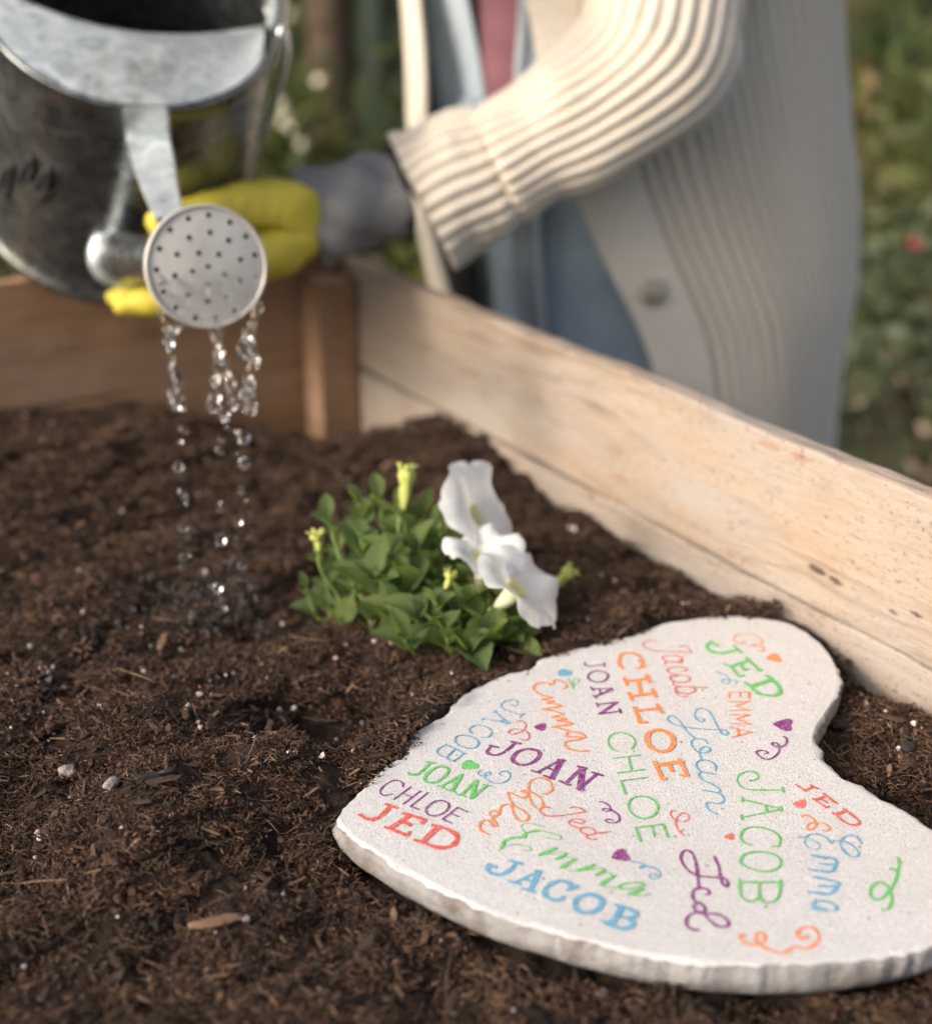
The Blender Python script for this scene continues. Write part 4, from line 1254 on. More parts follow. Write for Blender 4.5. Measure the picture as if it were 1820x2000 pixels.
word('green flourish on the near lobe', 'green', [(8, 's', 1.7, (1510, 975), (1528, 1020), (1515, 1090), (1508, 1140), (1478, 1210), (1440, 1270), (1370, 1340), (1302, 1348), (1267, 1300), (1287, 1232), (1350, 1197), (1410, 1222), (1450, 1290), (1458, 1360), (1430, 1430), (1377, 1450)), (8, 'l', 2.2, (1452, 1078), (1505, 1090))], 'printed_flourish')
word('orange flourish along the near rim', 'orange', [(7, 's', 1.7, (700, 1120), (667, 1122), (672, 1160), (740, 1200), (830, 1200), (883, 1150), (860, 1102), (812, 1110), (802, 1170), (860, 1220), (960, 1268), (1060, 1273), (1140, 1225), (1240, 1240), (1328, 1200), (1358, 1130), (1310, 1062), (1222, 1052), (1168, 1100), (1190, 1148), (1243, 1148), (1250, 1125))], 'printed_flourish')
#---PART2---

# ---------------------------------------------------------------- watering can
TOPC, BOTC = at(257, 12, 0.992), at(228, 394, 1.150)
AX = TOPC - BOTC
CAN_L = np.linalg.norm(AX)
AX /= CAN_L
B_ = np.cross(RGT, AX)          # runs towards the back of the mouth
B_ -= np.dot(B_, AX) * AX
if np.dot(B_, UPV) < 0: B_ = -B_
B_ /= np.linalg.norm(B_)
A_ = np.cross(B_, AX)
if A_[0] < 0: A_ = -A_
RT, RB = 0.1000, 0.1065
can = empty('watering_can', BOTC, 'galvanised steel watering can tipped forward in gloved hands', 'watering can')


def cpt(a, b, h):
    """point in the can's frame: a to the right, b to the back of the mouth, h up the axis from the bottom"""
    return BOTC + A_ * a + B_ * b + AX * h


nth = 96
th = np.arange(nth) / nth * 2 * math.pi
prof = []
for h, r in [(0.002, RB - 0.0005), (0.0, RB + 0.0025), (0.003, RB + 0.0035), (0.007, RB + 0.0025), (0.009, RB)] + [(CAN_L * t_, RB + (RT - RB) * t_) for t_ in (0.12, 0.2, 0.3, 0.4, 0.5, 0.6, 0.7, 0.8, 0.9)] + \
        [(CAN_L - 0.006, RT), (CAN_L - 0.005, RT + 0.0010), (CAN_L - 0.001, RT + 0.0016), (CAN_L + 0.001, RT + 0.0010), (CAN_L, RT - 0.0012), (CAN_L - 0.006, RT - 0.0015)] + \
        [(CAN_L * t_, RB + (RT - RB) * t_ - 0.0015) for t_ in (0.8, 0.5, 0.2)] + [(0.004, RB - 0.002)]:
    prof.append(np.array([cpt(r * math.cos(q), r * math.sin(q), h) for q in th]))
nprof = len(prof)
v = np.vstack(prof)
f = grid_faces(nprof, nth, True).tolist()
v = np.vstack([v, cpt(0, 0, 0.002), cpt(0, 0, 0.004)])
for k in range(nth):
    f.append([len(v) - 2, (k + 1) % nth, k])
    f.append([len(v) - 1, (nprof - 1) * nth + k, (nprof - 1) * nth + (k + 1) % nth])
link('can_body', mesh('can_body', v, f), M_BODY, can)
# half cover over the front of the mouth
nu_, nv_ = 60, 14
rows = []
for layer in (0.0, -0.0012):
    for j in range(nv_ + 1):
        row = []
        for i in range(nu_ + 1):
            a = -1 + 2 * i / nu_
            xa = a * (RT - 0.002)
            fr = -math.sqrt(max(0, (RT - 0.002) ** 2 - xa * xa))
            bk = -0.033 + 0.036 * min(1, abs(a) / 0.97) ** 2 + 0.008 * a
            bk = max(bk, fr) if abs(a) < 0.95 else fr
            t_ = j / nv_
            row.append(cpt(xa, fr + (bk - fr) * t_, CAN_L + 0.001 + layer + 0.006 * math.sin(t_ * 1.2) * (1 - a * a)))
        rows.append(row)
v = np.array(rows).reshape(-1, 3)
f = grid_faces(nv_ + 1, nu_ + 1).tolist()
off = (nv_ + 1) * (nu_ + 1)
f += [[q + off for q in w_][::-1] for w_ in f[:]]
f += [[nv_ * (nu_ + 1) + i, nv_ * (nu_ + 1) + i + 1, off + nv_ * (nu_ + 1) + i + 1, off + nv_ * (nu_ + 1) + i] for i in range(nu_)]
link('half_cover', mesh('half_cover', v, f), M_GALV, can)['label'] = 'bright mottled half cover over the mouth'
# side strap handle, seam band and ears
v, f = tube(catmull([cpt(RT * 0.93, 0.036, CAN_L * 0.98), cpt(RT + 0.012, 0.040, CAN_L * 0.80), cpt(RT + 0.010, 0.040, CAN_L * 0.45), cpt(RB * 0.93, 0.040, CAN_L * 0.10)], 10), [0.008] * 4, 10, flat=0.35, up=A_)
link('side_handle', mesh('side_handle', v, f), M_GALV, can)
arch = [cpt(RT * math.cos(q), 0.010, CAN_L + 0.155 * math.sin(q)) for q in np.linspace(0, math.pi, 17)]
v, f = tube(catmull(arch, 4), [0.007], 12, up=B_)
f_arch = mesh('top_handle', v, f)
link('top_handle', f_arch, M_GALV, can)
for sgn in (1, -1):
    v, f = tube([cpt(sgn * (RT + 0.001), 0.010, CAN_L - 0.030), cpt(sgn * (RT + 0.004), 0.010, CAN_L + 0.006)], [0.010, 0.009], 10, flat=0.3, up=A_)
    link('handle_ear', mesh('handle_ear', v, f), M_GALV, can)
# spout and rose
ROSE = at(404, 521, 0.862)
SP0 = at(238, 500, 1.045)
SPD = ROSE - SP0
SPD /= np.linalg.norm(SPD)
v, f = tube([SP0 - SPD * 0.03, SP0, SP0 + (ROSE - SP0) * 0.5, ROSE - SPD * 0.032], [0.021, 0.019, 0.0145, 0.011], 28)
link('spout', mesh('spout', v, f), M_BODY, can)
v, f = tube([SP0 - SPD * 0.006, SP0 - SPD * 0.0, SP0 + SPD * 0.004], [0.024, 0.024, 0.021], 28)
link('spout_collar', mesh('spout_collar', v, f), M_GALV, can)
CV = CAMP - ROSE
CV /= np.linalg.norm(CV)
RN = CV * 0.96 + RGT * 0.20 + UPV * -0.02
RN /= np.linalg.norm(RN)
RX = np.cross(UPV, RN); RX /= np.linalg.norm(RX)
RY = np.cross(RN, RX)
RR = 0.0372


def rpt(x, y, z):
    return ROSE + RX * x + RY * y + RN * z


nr_ = 64
cone = []
for z_, r in [(-0.036, 0.0112), (-0.030, 0.0118), (-0.020, 0.022), (-0.010, 0.0335), (-0.006, 0.0362), (-0.0045, RR), (0.0008, RR), (0.0016, RR - 0.0006), (0.0016, RR - 0.0016), (0.0002, RR - 0.0022), (-0.0045, RR - 0.003), (-0.010, 0.031), (-0.020, 0.020)]:
    cone.append([rpt(r * math.cos(q), r * math.sin(q), z_) for q in np.arange(nr_) / nr_ * 2 * math.pi])
rose = link('rose', mesh('rose', np.array(cone + [[rpt(0, 0, -0.020)] * nr_]).reshape(-1, 3), grid_faces(14, nr_, True)), [M_ROSE, M_ROSE_SHADE], can)
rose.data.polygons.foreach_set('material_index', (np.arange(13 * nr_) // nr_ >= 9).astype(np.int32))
# perforated face: real holes cut through a thin domed disc
holes = [(865, 1187), (952, 1127), (1050, 1102), (1156, 1129), (1238, 1191), (1287, 1280), (1305, 1384), (1270, 1487), (1200, 1557), (1107, 1600), (1003, 1605), (905, 1560), (843, 1485), (805, 1382), (817, 1280),
         (957, 1217), (1058, 1185), (1152, 1217), (1214, 1306), (1212, 1410), (1157, 1492), (1058, 1518), (962, 1495), (893, 1405), (901, 1302), (1005, 1288), (1104, 1288), (1135, 1388), (1058, 1438), (977, 1380), (1052, 1352)]
bmh = bmesh.new()
hv = []
disc_r = RR - 0.0018
NHV = 8
cfg = []
for hx, hy in holes:
    cfg.append(((hx - 1050) / 312 * RR * 1.03, -(hy - 1352) / 312 * RR * 1.03))
fv, ff = [], []
from mathutils.geometry import delaunay_2d_cdt
pts2, edges2 = [], []
for k in range(64):
    q = k / 64 * 2 * math.pi
    pts2.append(Vector((disc_r * math.cos(q), disc_r * math.sin(q))))
    edges2.append((k, (k + 1) % 64))
for cx_, cy_ in cfg:
    b0 = len(pts2)
    for k in range(NHV):
        q = k / NHV * 2 * math.pi
        pts2.append(Vector((cx_ + 0.0017 * math.cos(q), cy_ + 0.0017 * math.sin(q))))
        edges2.append((b0 + k, b0 + (k + 1) % NHV))
for gx_ in np.arange(-disc_r, disc_r, 0.0045):
    for gy_ in np.arange(-disc_r, disc_r, 0.0045):
        if math.hypot(gx_, gy_) < disc_r - 0.002 and all(math.hypot(gx_ - a, gy_ - b2) > 0.0022 for a, b2 in cfg):
            pts2.append(Vector((gx_, gy_)))
res = delaunay_2d_cdt(pts2, edges2, [], 0, 1e-7)
vv, tris = res[0], res[2]
keep_t = []
for t_ in tris:
    cxm = sum(vv[i].x for i in t_) / len(t_)
    cym = sum(vv[i].y for i in t_) / len(t_)
    if math.hypot(cxm, cym) < disc_r and not any(math.hypot(cxm - a, cym - b2) < 0.0016 for a, b2 in cfg):
        keep_t.append(list(t_))
dome = lambda x, y: 0.0028 * (1 - (x * x + y * y) / disc_r ** 2)
dv = [rpt(p.x, p.y, dome(p.x, p.y)) for p in vv]
me = mesh('perforated_face', dv, keep_t)
face = link('perforated_face', me, M_ROSE, rose)

# flat brace between mouth and spout
bp = [at(283, 208, 0.921), at(288, 264, 0.9385), at(306, 345, 0.914), at(330, 425, 0.889)]
bw = [0.0150, 0.0145, 0.0118, 0.0090]
bpc = catmull(bp[1:], 6)
bv = []
allp = np.vstack([[bp[0]], bpc])
ws = np.interp(np.linspace(0, 1, len(allp)), np.linspace(0, 1, 4), bw)
for p_, w_ in zip(allp, ws):
    nrm_ = np.cross(RGT, bp[-1] - bp[0]); nrm_ /= np.linalg.norm(nrm_)
    if np.dot(nrm_, UPV) < 0: nrm_ = -nrm_
    bv += [p_ - RGT * w_ - nrm_ * 0.004, p_ - RGT * w_ * 0.93, p_ + RGT * w_ * 0.93, p_ + RGT * w_ - nrm_ * 0.004, p_ + RGT * w_ * 0.9 - nrm_ * 0.0055, p_ - RGT * w_ * 0.9 - nrm_ * 0.0055]
bf = grid_faces(len(allp), 6, True).tolist() + [list(range(6)), [(len(allp) - 1) * 6 + k for k in range(6)][::-1]]
link('brace', mesh('brace', bv, bf), M_GALV, can, smooth=False)['label'] = 'bright flat brace running from the mouth to the spout'
# worn dark handwriting on the front of the can, too blurred to read
bag = Bag()
for px0, py0, pts in ((20, 345, [(-20, 20), (-8, -14), (4, -20), (0, 10), (-6, 40), (2, 52)]), (55, 330, [(-18, 24), (-6, -4), (8, -22), (10, 0), (0, 26), (16, 30)]), (88, 352, [(-16, 16), (0, -16), (10, -18), (4, 12), (-8, 40), (14, 18)])):
    path = []
    for a, b2 in catmull(pts, 5):
        r_ = ray(px0 + a, py0 + b2)
        # meet the can's wall
        lo, hi = 0.93, 1.12
        for _ in range(30):
            md = (lo + hi) / 2
            q = CAMP + md * r_ - BOTC
            h_ = np.dot(q, AX)
            rad_ = np.linalg.norm(q - h_ * AX)
            if rad_ < RB + (RT - RB) * h_ / CAN_L + 0.0008: hi = md
            else: lo = md
        path.append(CAMP + lo * r_)
    v, f = tube(path, [0.0018, 0.0026, 0.0018], 6)
    bag.add(v, f)
link('painted_script', bag.mesh('painted_script'), M_BLACK, can)

# ---------------------------------------------------------------- water
def drop_mesh(name, seed, stretch=1.0):
    bm = bmesh.new()
    bmesh.ops.create_icosphere(bm, subdivisions=3, radius=1.0)
    v_ = np.array([q.co[:] for q in bm.verts])
    f_ = np.array([[w.index for w in q.verts] for q in bm.faces])
    bm.free()
    v_ = v_ * (1 + 0.20 * fbm(v_ * 1.3 + seed * 5.1, 2, seed))[:, None] * np.array([1, 0.9, stretch])
    me = mesh(name, v_, f_)
    me.materials.append(M_WATER)
    me.polygons.foreach_set('use_smooth', [True] * len(me.polygons))
    return me


drops = [(255, 1055, 35), (235, 1110, 18), (225, 1220, 38), (245, 1340, 26), (265, 1390, 12), (248, 1500, 30), (255, 1625, 38), (420, 1100, 22), (412, 1150, 28), (520, 1090, 42), (475, 1060, 18), (495, 1165, 14),
         (525, 1205, 42), (510, 1330, 25), (420, 1405, 30), (495, 1475, 30), (540, 1540, 18), (493, 1585, 8), (415, 1555, 35), (510, 1665, 25), (485, 1720, 20), (552, 1760, 20), (400, 1765, 35), (430, 1860, 22), (585, 1985, 20),
         (225, 1910, 22), (100, 1720, 15), (600, 1930, 12), (240, 1268, 10), (440, 1045, 12), (530, 1375, 10), (470, 1800, 9), (300, 1840, 10), (280, 1895, 14), (200, 1850, 9), (340, 1960, 12), (160, 1930, 9), (380, 1900, 9), (265, 1960, 10), (310, 1790, 8)]
dms = [drop_mesh('water_drop', k, 0.85 + 0.12 * k) for k in range(5)]
col_of = lambda zx: 0 if zx < 330 else (1 if zx < 468 else 2)
ORD = ['topmost', 'second', 'third', 'fourth', 'fifth', 'sixth', 'seventh', 'eighth', 'ninth', 'tenth', 'eleventh', 'twelfth', 'thirteenth', 'fourteenth', 'fifteenth', 'sixteenth', 'seventeenth', 'eighteenth', 'nineteenth', 'twentieth']
for i, (zx, zy, sz) in enumerate(drops):
    rank = sorted(q[1] for q in drops if col_of(q[0]) == col_of(zx)).index(zy)
    size_word = 'large' if sz > 27 else ('small' if sz > 13 else 'tiny')
    lab = f"{size_word} clear water drop, {ORD[rank]}{' from the top' if rank else ''} of those under the {('left', 'middle', 'right')[col_of(zx)]} stream"
    X_, Y_ = 250 + zx / 2.3, 380 + zy / 2.3
    d = 0.875 - 0.05 * (Y_ - 620) / 600
    o = bpy.data.objects.new('water_drop', dms[i % 5])
    COL.objects.link(o)
    o.location = V(at(X_, Y_, d))
    s_ = sz / 2.3 / FPX * d * 0.68
    o.scale = (s_, s_, s_)
    o.rotation_euler = (random.uniform(-.6, .6), random.uniform(-.6, .6), random.uniform(0, 6.3))
    tag(o, lab, 'water drop', 'water drops falling from the rose')


def stream(paths, label, seed):
    bag_ = Bag()
    for pts, r0 in paths:
        p = np.array([at(250 + a / 2.3, 380 + b2 / 2.3, d) for a, b2, d in pts])
        c_ = catmull(p, 12)
        m_ = len(c_)
        q = np.linspace(0, 1, m_)
        c_ = c_ + RGT * (0.0009 * noise3(np.stack([q * 14, q * 0 + seed, q * 0], 1), seed))[:, None]
        rad = r0 * (0.75 + 0.75 * np.abs(noise3(np.stack([q * m_ / 5, q * 0, q * 0 + seed], 1), seed + 3)))
        rad[0] *= 0.4
        rad[-1] *= 0.35
        v_, f_ = tube(c_, rad, 12, radial=lambda i_, t_: r0 * 0.35 * np.sin(2 * t_ + i_ * 0.35))
        bag_.add(v_, f_)
    tag(link('water_stream', bag_.mesh('water_stream'), M_WATER), label, 'water stream', 'water streams pouring from the rose')


stream([([(150, 520, .872), (170, 570, .873), (188, 660, .874), (205, 770, .873), (226, 850, .873), (205, 900, .872), (228, 972, .871)], 0.0022), ([(232, 590, .873), (205, 610, .873), (192, 640, .874), (196, 700, .873)], 0.0018),
        ([(190, 870, .872), (200, 930, .871), (250, 968, .871), (240, 905, .872)], 0.0012)], 'left of the three thin water streams hanging from the rose', 1)
stream([([(372, 575, .872), (400, 640, .873), (415, 700, .873), (440, 780, .872), (458, 860, .871), (465, 920, .870)], 0.0022), ([(415, 560, .872), (408, 700, .873), (400, 780, .872), (385, 850, .872), (415, 820, .872)], 0.0017),
        ([(405, 850, .871), (400, 905, .871), (370, 940, .870), (400, 965, .870), (430, 1000, .870), (455, 995, .870)], 0.0022)], 'middle water stream hanging from the rose, twisting in two strands', 2)
stream([([(592, 480, .872), (565, 560, .873), (545, 620, .873), (520, 670, .873), (545, 740, .873), (582, 745, .873)], 0.0024), ([(525, 600, .873), (560, 700, .873), (575, 745, .872), (545, 800, .872), (548, 860, .871), (530, 900, .871)], 0.0020),
        ([(455, 950, .870), (490, 940, .870), (530, 900, .870), (558, 930, .870), (535, 990, .870)], 0.0026)], 'right water stream hanging from the rose, lumpy and orange tinted', 3)
bag = Bag()
for zx, zy, zz in [(145, 350, 410), (215, 375, 450), (285, 350, 400), (360, 330, 480), (360, 410, 470), (430, 355, 470), (455, 380, 500), (490, 370, 420), (580, 355, 400), (165, 440, 490), (272, 445, 520), (450, 440, 490), (545, 440, 480), (225, 510, 570), (490, 505, 560), (400, 545, 600), (330, 545, 590)]:
    pth = catmull([at(250 + zx / 2.3, 380 + zy / 2.3, 0.8545), at(250 + (zx + 4) / 2.3, 380 + (zy * 0.5 + zz * 0.5) / 2.3, 0.8515), at(250 + (zx - 2) / 2.3, 380 + zz / 2.3, 0.853)], 5)
    v, f = tube(pth, [0.0004, 0.0009, 0.0006, 0.0010, 0.0003], 8)
    bag.add(v, f)
tag(link('water_trickle', bag.mesh('water_trickle'), M_WATER), 'water trickling in short rivulets down the perforated face of the rose', 'water', None, 'stuff')

bag = Bag()
for k in range(420):
    px0, sx0 = ((345, 45), (430, 40), (385, 60))[k % 3]
    g = on(px0 + random.gauss(0, sx0), 1175 + random.gauss(0, 42), -0.024)
    hgt = abs(random.gauss(0, 0.012)) if k % 2 else 0.001
    g[2] = soil_height(g[0], g[1]) + 0.002 + hgt
    v = ICO_V * (0.0006 + 0.0015 * random.random() ** 2) * np.array([1, 1, random.uniform(0.8, 1.8)])
    bag.add(v + g, ICO_F)
tag(link('water_splash', bag.mesh('water_splash'), M_WATER), 'spray of tiny drops bouncing off the wet soil under the streams', 'water', None, 'stuff')

# ---------------------------------------------------------------- petunia plant
def leaf_mesh(k, L=1.0, wdt=0.5):
    """rounded blade along +y with a folded midrib, arched over; unit length"""
    n_, m_ = 9, 7
    vs_ = []
    arch_ = 0.12 + 0.10 * (k % 3)
    for i in range(n_):
        t_ = i / (n_ - 1)
        wd = wdt * (math.sin(math.pi * min(1, t_ ** 1.12) * 0.985 + 0.02) ** 0.62) * 0.5
        if t_ < 0.18: wd = max(0.045, wd * (t_ / 0.18) ** 0.6)
        for j in range(m_):
            s_ = (j / (m_ - 1)) * 2 - 1
            z_ = 0.16 * abs(s_) * wd / 0.25 * (0.8 + 0.4 * math.sin(k)) - arch_ * (t_ ** 2) * 1.5 + 0.25 * arch_ * t_
            z_ += 0.018 * math.sin(9 * t_ + 2.0 * s_ + k) * abs(s_)
            vs_.append((s_ * wd, t_, z_))
    return mesh('leaf', vs_, grid_faces(n_, m_))


leaf_me = [leaf_mesh(k, 1, w_) for k, w_ in enumerate((0.60, 0.70, 0.76, 0.50, 0.66))]
for me in leaf_me:
    me.materials.append(M_LEAF)
    me.polygons.foreach_set('use_smooth', [True] * len(me.polygons))
proot = on(835, 1262, -0.024)
proot[2] = soil_height(proot[0], proot[1])
plant = empty('petunia', proot, 'small green petunia with three white flowers planted in the soil', 'flowering plant')
PINV = Matrix.Translation(-V(proot))


def place(name, me, loc, ydir, updir, s_, parent):
    o = bpy.data.objects.new(name, me)
    COL.objects.link(o)
    y = Vector(ydir).normalized()
    z = Vector(updir)
    z = (z - y * z.dot(y)).normalized()
    x = y.cross(z)
    o.parent = parent
    o.matrix_basis = PINV @ (Matrix.Translation(V(loc)) @ Matrix((x, y, z)).transposed().to_4x4() @ Matrix.Diagonal((s_, s_, s_, 1)))
    return o


roots = {0: proot, 1: on(690, 1205, -0.024), 2: on(890, 1275, -0.024)}
for k in (1, 2): roots[k][2] = soil_height(roots[k][0], roots[k][1])
tips = [  # root, px, py, depth offset, leaves, size
    (1, 622, 1062, 0.0, 6, .017), (1, 598, 1150, -.01, 5, .021), (1, 650, 1090, .01, 6, .018), (1, 690, 1120, -.015, 6, .021), (1, 640, 1190, -.012, 4, .018), (1, 668, 1235, -.02, 2, .022), (1, 725, 1215, -.02, 3, .021),
    (0, 640, 1015, .025, 6, .021), (0, 700, 985, .03, 7, .019), (0, 740, 975, .03, 6, .018), (0, 790, 1010, .02, 8, .020), (0, 830, 1000, .03, 6, .019), (0, 860, 1020, .02, 6, .019), (0, 705, 1055, .01, 8, .022),
    (0, 760, 1070, 0, 8, .023), (0, 820, 1070, .01, 8, .022), (0, 880, 1075, .02, 6, .020), (0, 730, 1130, -.01, 7, .023), (0, 790, 1130, -.012, 8, .023), (0, 850, 1130, 0, 8, .022), (0, 905, 1140, .01, 6, .019),
    (2, 872, 1232, -.03, 7, .019), (2, 810, 1200, -.02, 7, .022), (2, 790, 1250, -.03, 5, .021), (2, 930, 1210, -.01, 7, .021), (2, 960, 1250, -.02, 6, .020), (2, 1010, 1225, -.005, 7, .020), (2, 1045, 1190, .005, 7, .018),
    (2, 1000, 1265, -.01, 5, .022), (2, 900, 1180, -.01, 7, .022), (2, 850, 1190, -.02, 7, .023), (0, 760, 1180, -.015, 6, .022), (2, 980, 1180, .01, 6, .019), (2, 920, 1275, -.03, 4, .020)]
sb = Bag()
for ri, px, py, dd, nl, ls in tips:
    r0 = roots[ri]
    dep = np.dot(r0 - CAMP, FWD)
    tip = at(px, py, dep + dd)
    if tip[2] < soil_height(tip[0], tip[1]) + 0.006: tip[2] = soil_height(tip[0], tip[1]) + 0.006
    base_ = r0 + np.array([random.uniform(-.006, .006), random.uniform(-.006, .006), -0.004])
    mid = base_ * 0.5 + tip * 0.5 + np.array([(tip[0] - base_[0]) * 0.22, (tip[1] - base_[1]) * 0.22, -0.008 + random.uniform(-.004, .002)])
    if mid[2] < base_[2] + .006: mid[2] = base_[2] + .006
    path = catmull([base_, mid, tip], 8)
    v, f = tube(path, [0.0013, 0.0010, 0.0007], 6)
    link('stem', mesh('stem', v, f), M_STEM, plant)
    gdir = path[-1] - path[-3]
    gdir = gdir / np.linalg.norm(gdir)
    nl = max(3, nl - 1) if nl > 3 else nl
    for j in range(nl):
        fpos = 1 - 0.62 * (j / max(1, nl)) ** 1.1
        q = path[int(fpos * (len(path) - 1))]
        ang = j * 2.4 + px * 0.13
        side = np.array([math.cos(ang), math.sin(ang), 0])
        lift = 0.9 * (1 - j / nl) + 0.1
        ld = side * (0.85 - 0.40 * lift) + np.array([0, 0, 0.80 * lift + 0.08]) + gdir * 0.4
        s_ = ls * (0.85 + 0.65 * (j / nl)) * random.uniform(0.7, 1.2) * (0.8 if ri == 1 else 1.0)
        place('leaf', leaf_me[(j + int(px)) % 5], q, ld, np.array([0, 0, 1.0]) + side * -0.25 + CV * 0.25, s_, plant)


def corolla(name, R_=0.027, tube_l=0.030, seed=0, open_=1.0):
    """five-lobed ruffled trumpet, mouth at the origin opening to +z"""
    n_, m_ = 20, 60
    vs_, th_ = [], []
    for i in range(n_):
        s_ = i / (n_ - 1)
        for j in range(m_):
            q = j / m_ * 2 * math.pi
            if s_ < 0.4:
                t_ = s_ / 0.4
                r = 0.0022 + 0.0040 * t_ ** 1.5
                z = -tube_l * (1 - t_)
                r_, z_ = r, z
            else:
                t_ = (s_ - 0.4) / 0.6
                lobe = 0.90 + 0.10 * abs(math.cos(2.5 * q)) ** 0.45
                rr_ = 0.0062 + (R_ * lobe - 0.0062) * t_ ** 0.85 * open_
                ruf = math.sin(5 * q + seed) * 0.0030 * t_ ** 2 + math.sin(9 * q + seed * 2) * 0.0013 * t_ ** 2 + math.sin(17 * q + seed * 3) * 0.0006 * t_ ** 3 + math.sin(2 * q + seed * 1.7) * 0.004 * t_ ** 2
                r_, z_ = rr_, 0.0075 * math.sin(t_ * 1.9) * (2 - open_) + ruf - 0.004 * t_ ** 2 * open_
            crease = 1 - 0.03 * abs(math.sin(2.5 * q)) * (s_ > 0.4)
            vs_.append((r_ * crease * math.cos(q), r_ * crease * math.sin(q), z_))
            th_.append(max(0.0, min(1.0, 1.0 - abs(s_ - 0.36) / 0.075)) if s_ > 0.3 else 0.45)
    me = mesh(name, vs_, grid_faces(n_, m_, True))
    a_ = me.attributes.new('throat', 'FLOAT', 'POINT')
    a_.data.foreach_set('value', th_)
    return me


def flower(px, py, dep, nrm, R_, seed, label, open_=1.0, roll=0.0, stem_to=None):
    c = at(px, py, dep)
    me = corolla('flower', R_, 0.028, seed, open_)
    me.materials.append(M_PETAL)
    me.polygons.foreach_set('use_smooth', [True] * len(me.polygons))
    nv = Vector(RGT * nrm[0] + UPV * nrm[1] - FWD * nrm[2]).normalized()
    q = nv.to_track_quat('Z', 'Y')
    o = bpy.data.objects.new('flower', me)
    COL.objects.link(o)
    o.parent = plant
    o.matrix_basis = PINV @ (Matrix.Translation(V(c)) @ q.to_matrix().to_4x4() @ Matrix.Rotation(roll, 4, 'Z'))
    o['label'] = label
    # calyx and stalk
    nb = np.array(nv)
    b0 = c - nb * 0.028
    bag_ = Bag()
    v_, f_ = tube([b0 - nb * 0.004, b0, b0 + nb * 0.006], [0.0010, 0.0028, 0.0026], 8)
    bag_.add(v_, f_)
    u1 = np.cross(nb, [0.3, 0.2, 1]); u1 /= np.linalg.norm(u1)
    u2 = np.cross(nb, u1)
    for k in range(5):
        a = k * 1.2566
        s2 = u1 * math.cos(a) + u2 * math.sin(a)
        v_, f_ = tube(catmull([b0 + s2 * .002, b0 + nb * .006 + s2 * .0045, b0 + nb * .011 + s2 * .0075], 4), [0.0012, 0.0016, 0.0004], 6, flat=0.4, up=s2)
        bag_.add(v_, f_)
    link('calyx', bag_.mesh('calyx'), M_CALYX, o)
    st = roots[2 if px > 900 else 0]
    mid = (b0 + st) / 2 + np.array([0, 0, -0.004]) - nb * 0.006
    v_, f_ = tube(catmull([b0 - nb * 0.003, b0 - nb * 0.012, mid, st], 8), [0.0010, 0.0010, 0.0013], 6)
    link('stem', mesh('stem', v_, f_), M_STEM, plant)
    return o


flower(930, 1004, 0.850, (0.72, 0.34, 0.46), 0.0345, 0.4, 'largest white flower, topmost, its face turned right', 1.0, 0.5)
flower(944, 1086, 0.818, (0.10, 0.80, 0.50), 0.0245, 2.0, 'middle white flower with its yellow throat showing', 1.0, 1.1)
flower(1010, 1150, 0.800, (0.58, 0.60, 0.42), 0.0310, 3.6, 'lowest white flower leaning to the right', 1.0, 2.2)


def bud(px, py, dep, dirv, L, r, label):
    c = at(px, py, dep)
    d = RGT * dirv[0] + UPV * dirv[1] - FWD * dirv[2]
    d /= np.linalg.norm(d)
    bag_ = Bag()
    pth = catmull([c, c + d * L * 0.5 + RGT * 0.0008, c + d * L], 8)
    v_, f_ = tube(pth, [r * 0.5, r * 0.62, r * 0.8, r * 0.75, r * 1.25, r * 0.9], 15, radial=lambda i_, t_: r * 0.18 * np.cos(5 * t_ + i_ * 0.12))
    bag_.add(v_, f_)
    u1 = np.cross(d, [0.3, 0.2, 1]); u1 /= np.linalg.norm(u1)
    u2 = np.cross(d, u1)
    for k in range(5):
        a = k * 1.2566
        s2 = u1 * math.cos(a) + u2 * math.sin(a)
        v_, f_ = tube(catmull([c + d * L * .86 + s2 * r * .7, c + d * L * 1.05 + s2 * r * 1.1, c + d * L * 1.12 + s2 * r * 1.7], 4), [r * 0.45, r * 0.5, r * 0.15], 6, flat=0.4, up=s2)
        bag_.add(v_, f_)
    o = link('bud', bag_.mesh('bud'), M_CALYX, plant)
    o['label'] = label
    for k in range(4):
        a = k * 1.7 + 0.4
        s2 = u1 * math.cos(a) + u2 * math.sin(a)
        place('leaf', leaf_me[3], c - d * 0.001, s2 + d * 0.35, d, L * 0.5, plant)
    st = roots[1 if px < 700 else (2 if px > 850 else 0)]
    v_, f_ = tube(catmull([c + d * 0.002, c - d * 0.012, (c + st) / 2 + np.array([0, 0, -.004]), st], 8), [0.0010, 0.0012], 6)
    link('stem', mesh('stem', v_, f_), M_STEM, plant)


bud(784, 1000, 0.845, (0.12, 1.0, 0.1), 0.026, 0.0042, 'tall pale green trumpet bud standing upright')
bud(1072, 1150, 0.862, (0.72, 0.62, 0.2), 0.018, 0.0036, 'ragged yellow green bud beyond the lowest flower')
bud(622, 1075, 0.832, (-0.1, 1.0, 0.4), 0.011, 0.0034, 'small closed bud at the far left of the plant')
bud(873, 1238, 0.795, (0.05, 1.0, 0.5), 0.009, 0.0030, 'small closed bud low at the front')
bud(870, 1150, 0.81, (0.3, 1.0, 0.2), 0.010, 0.0026, 'thin pointed bud in the middle of the plant')

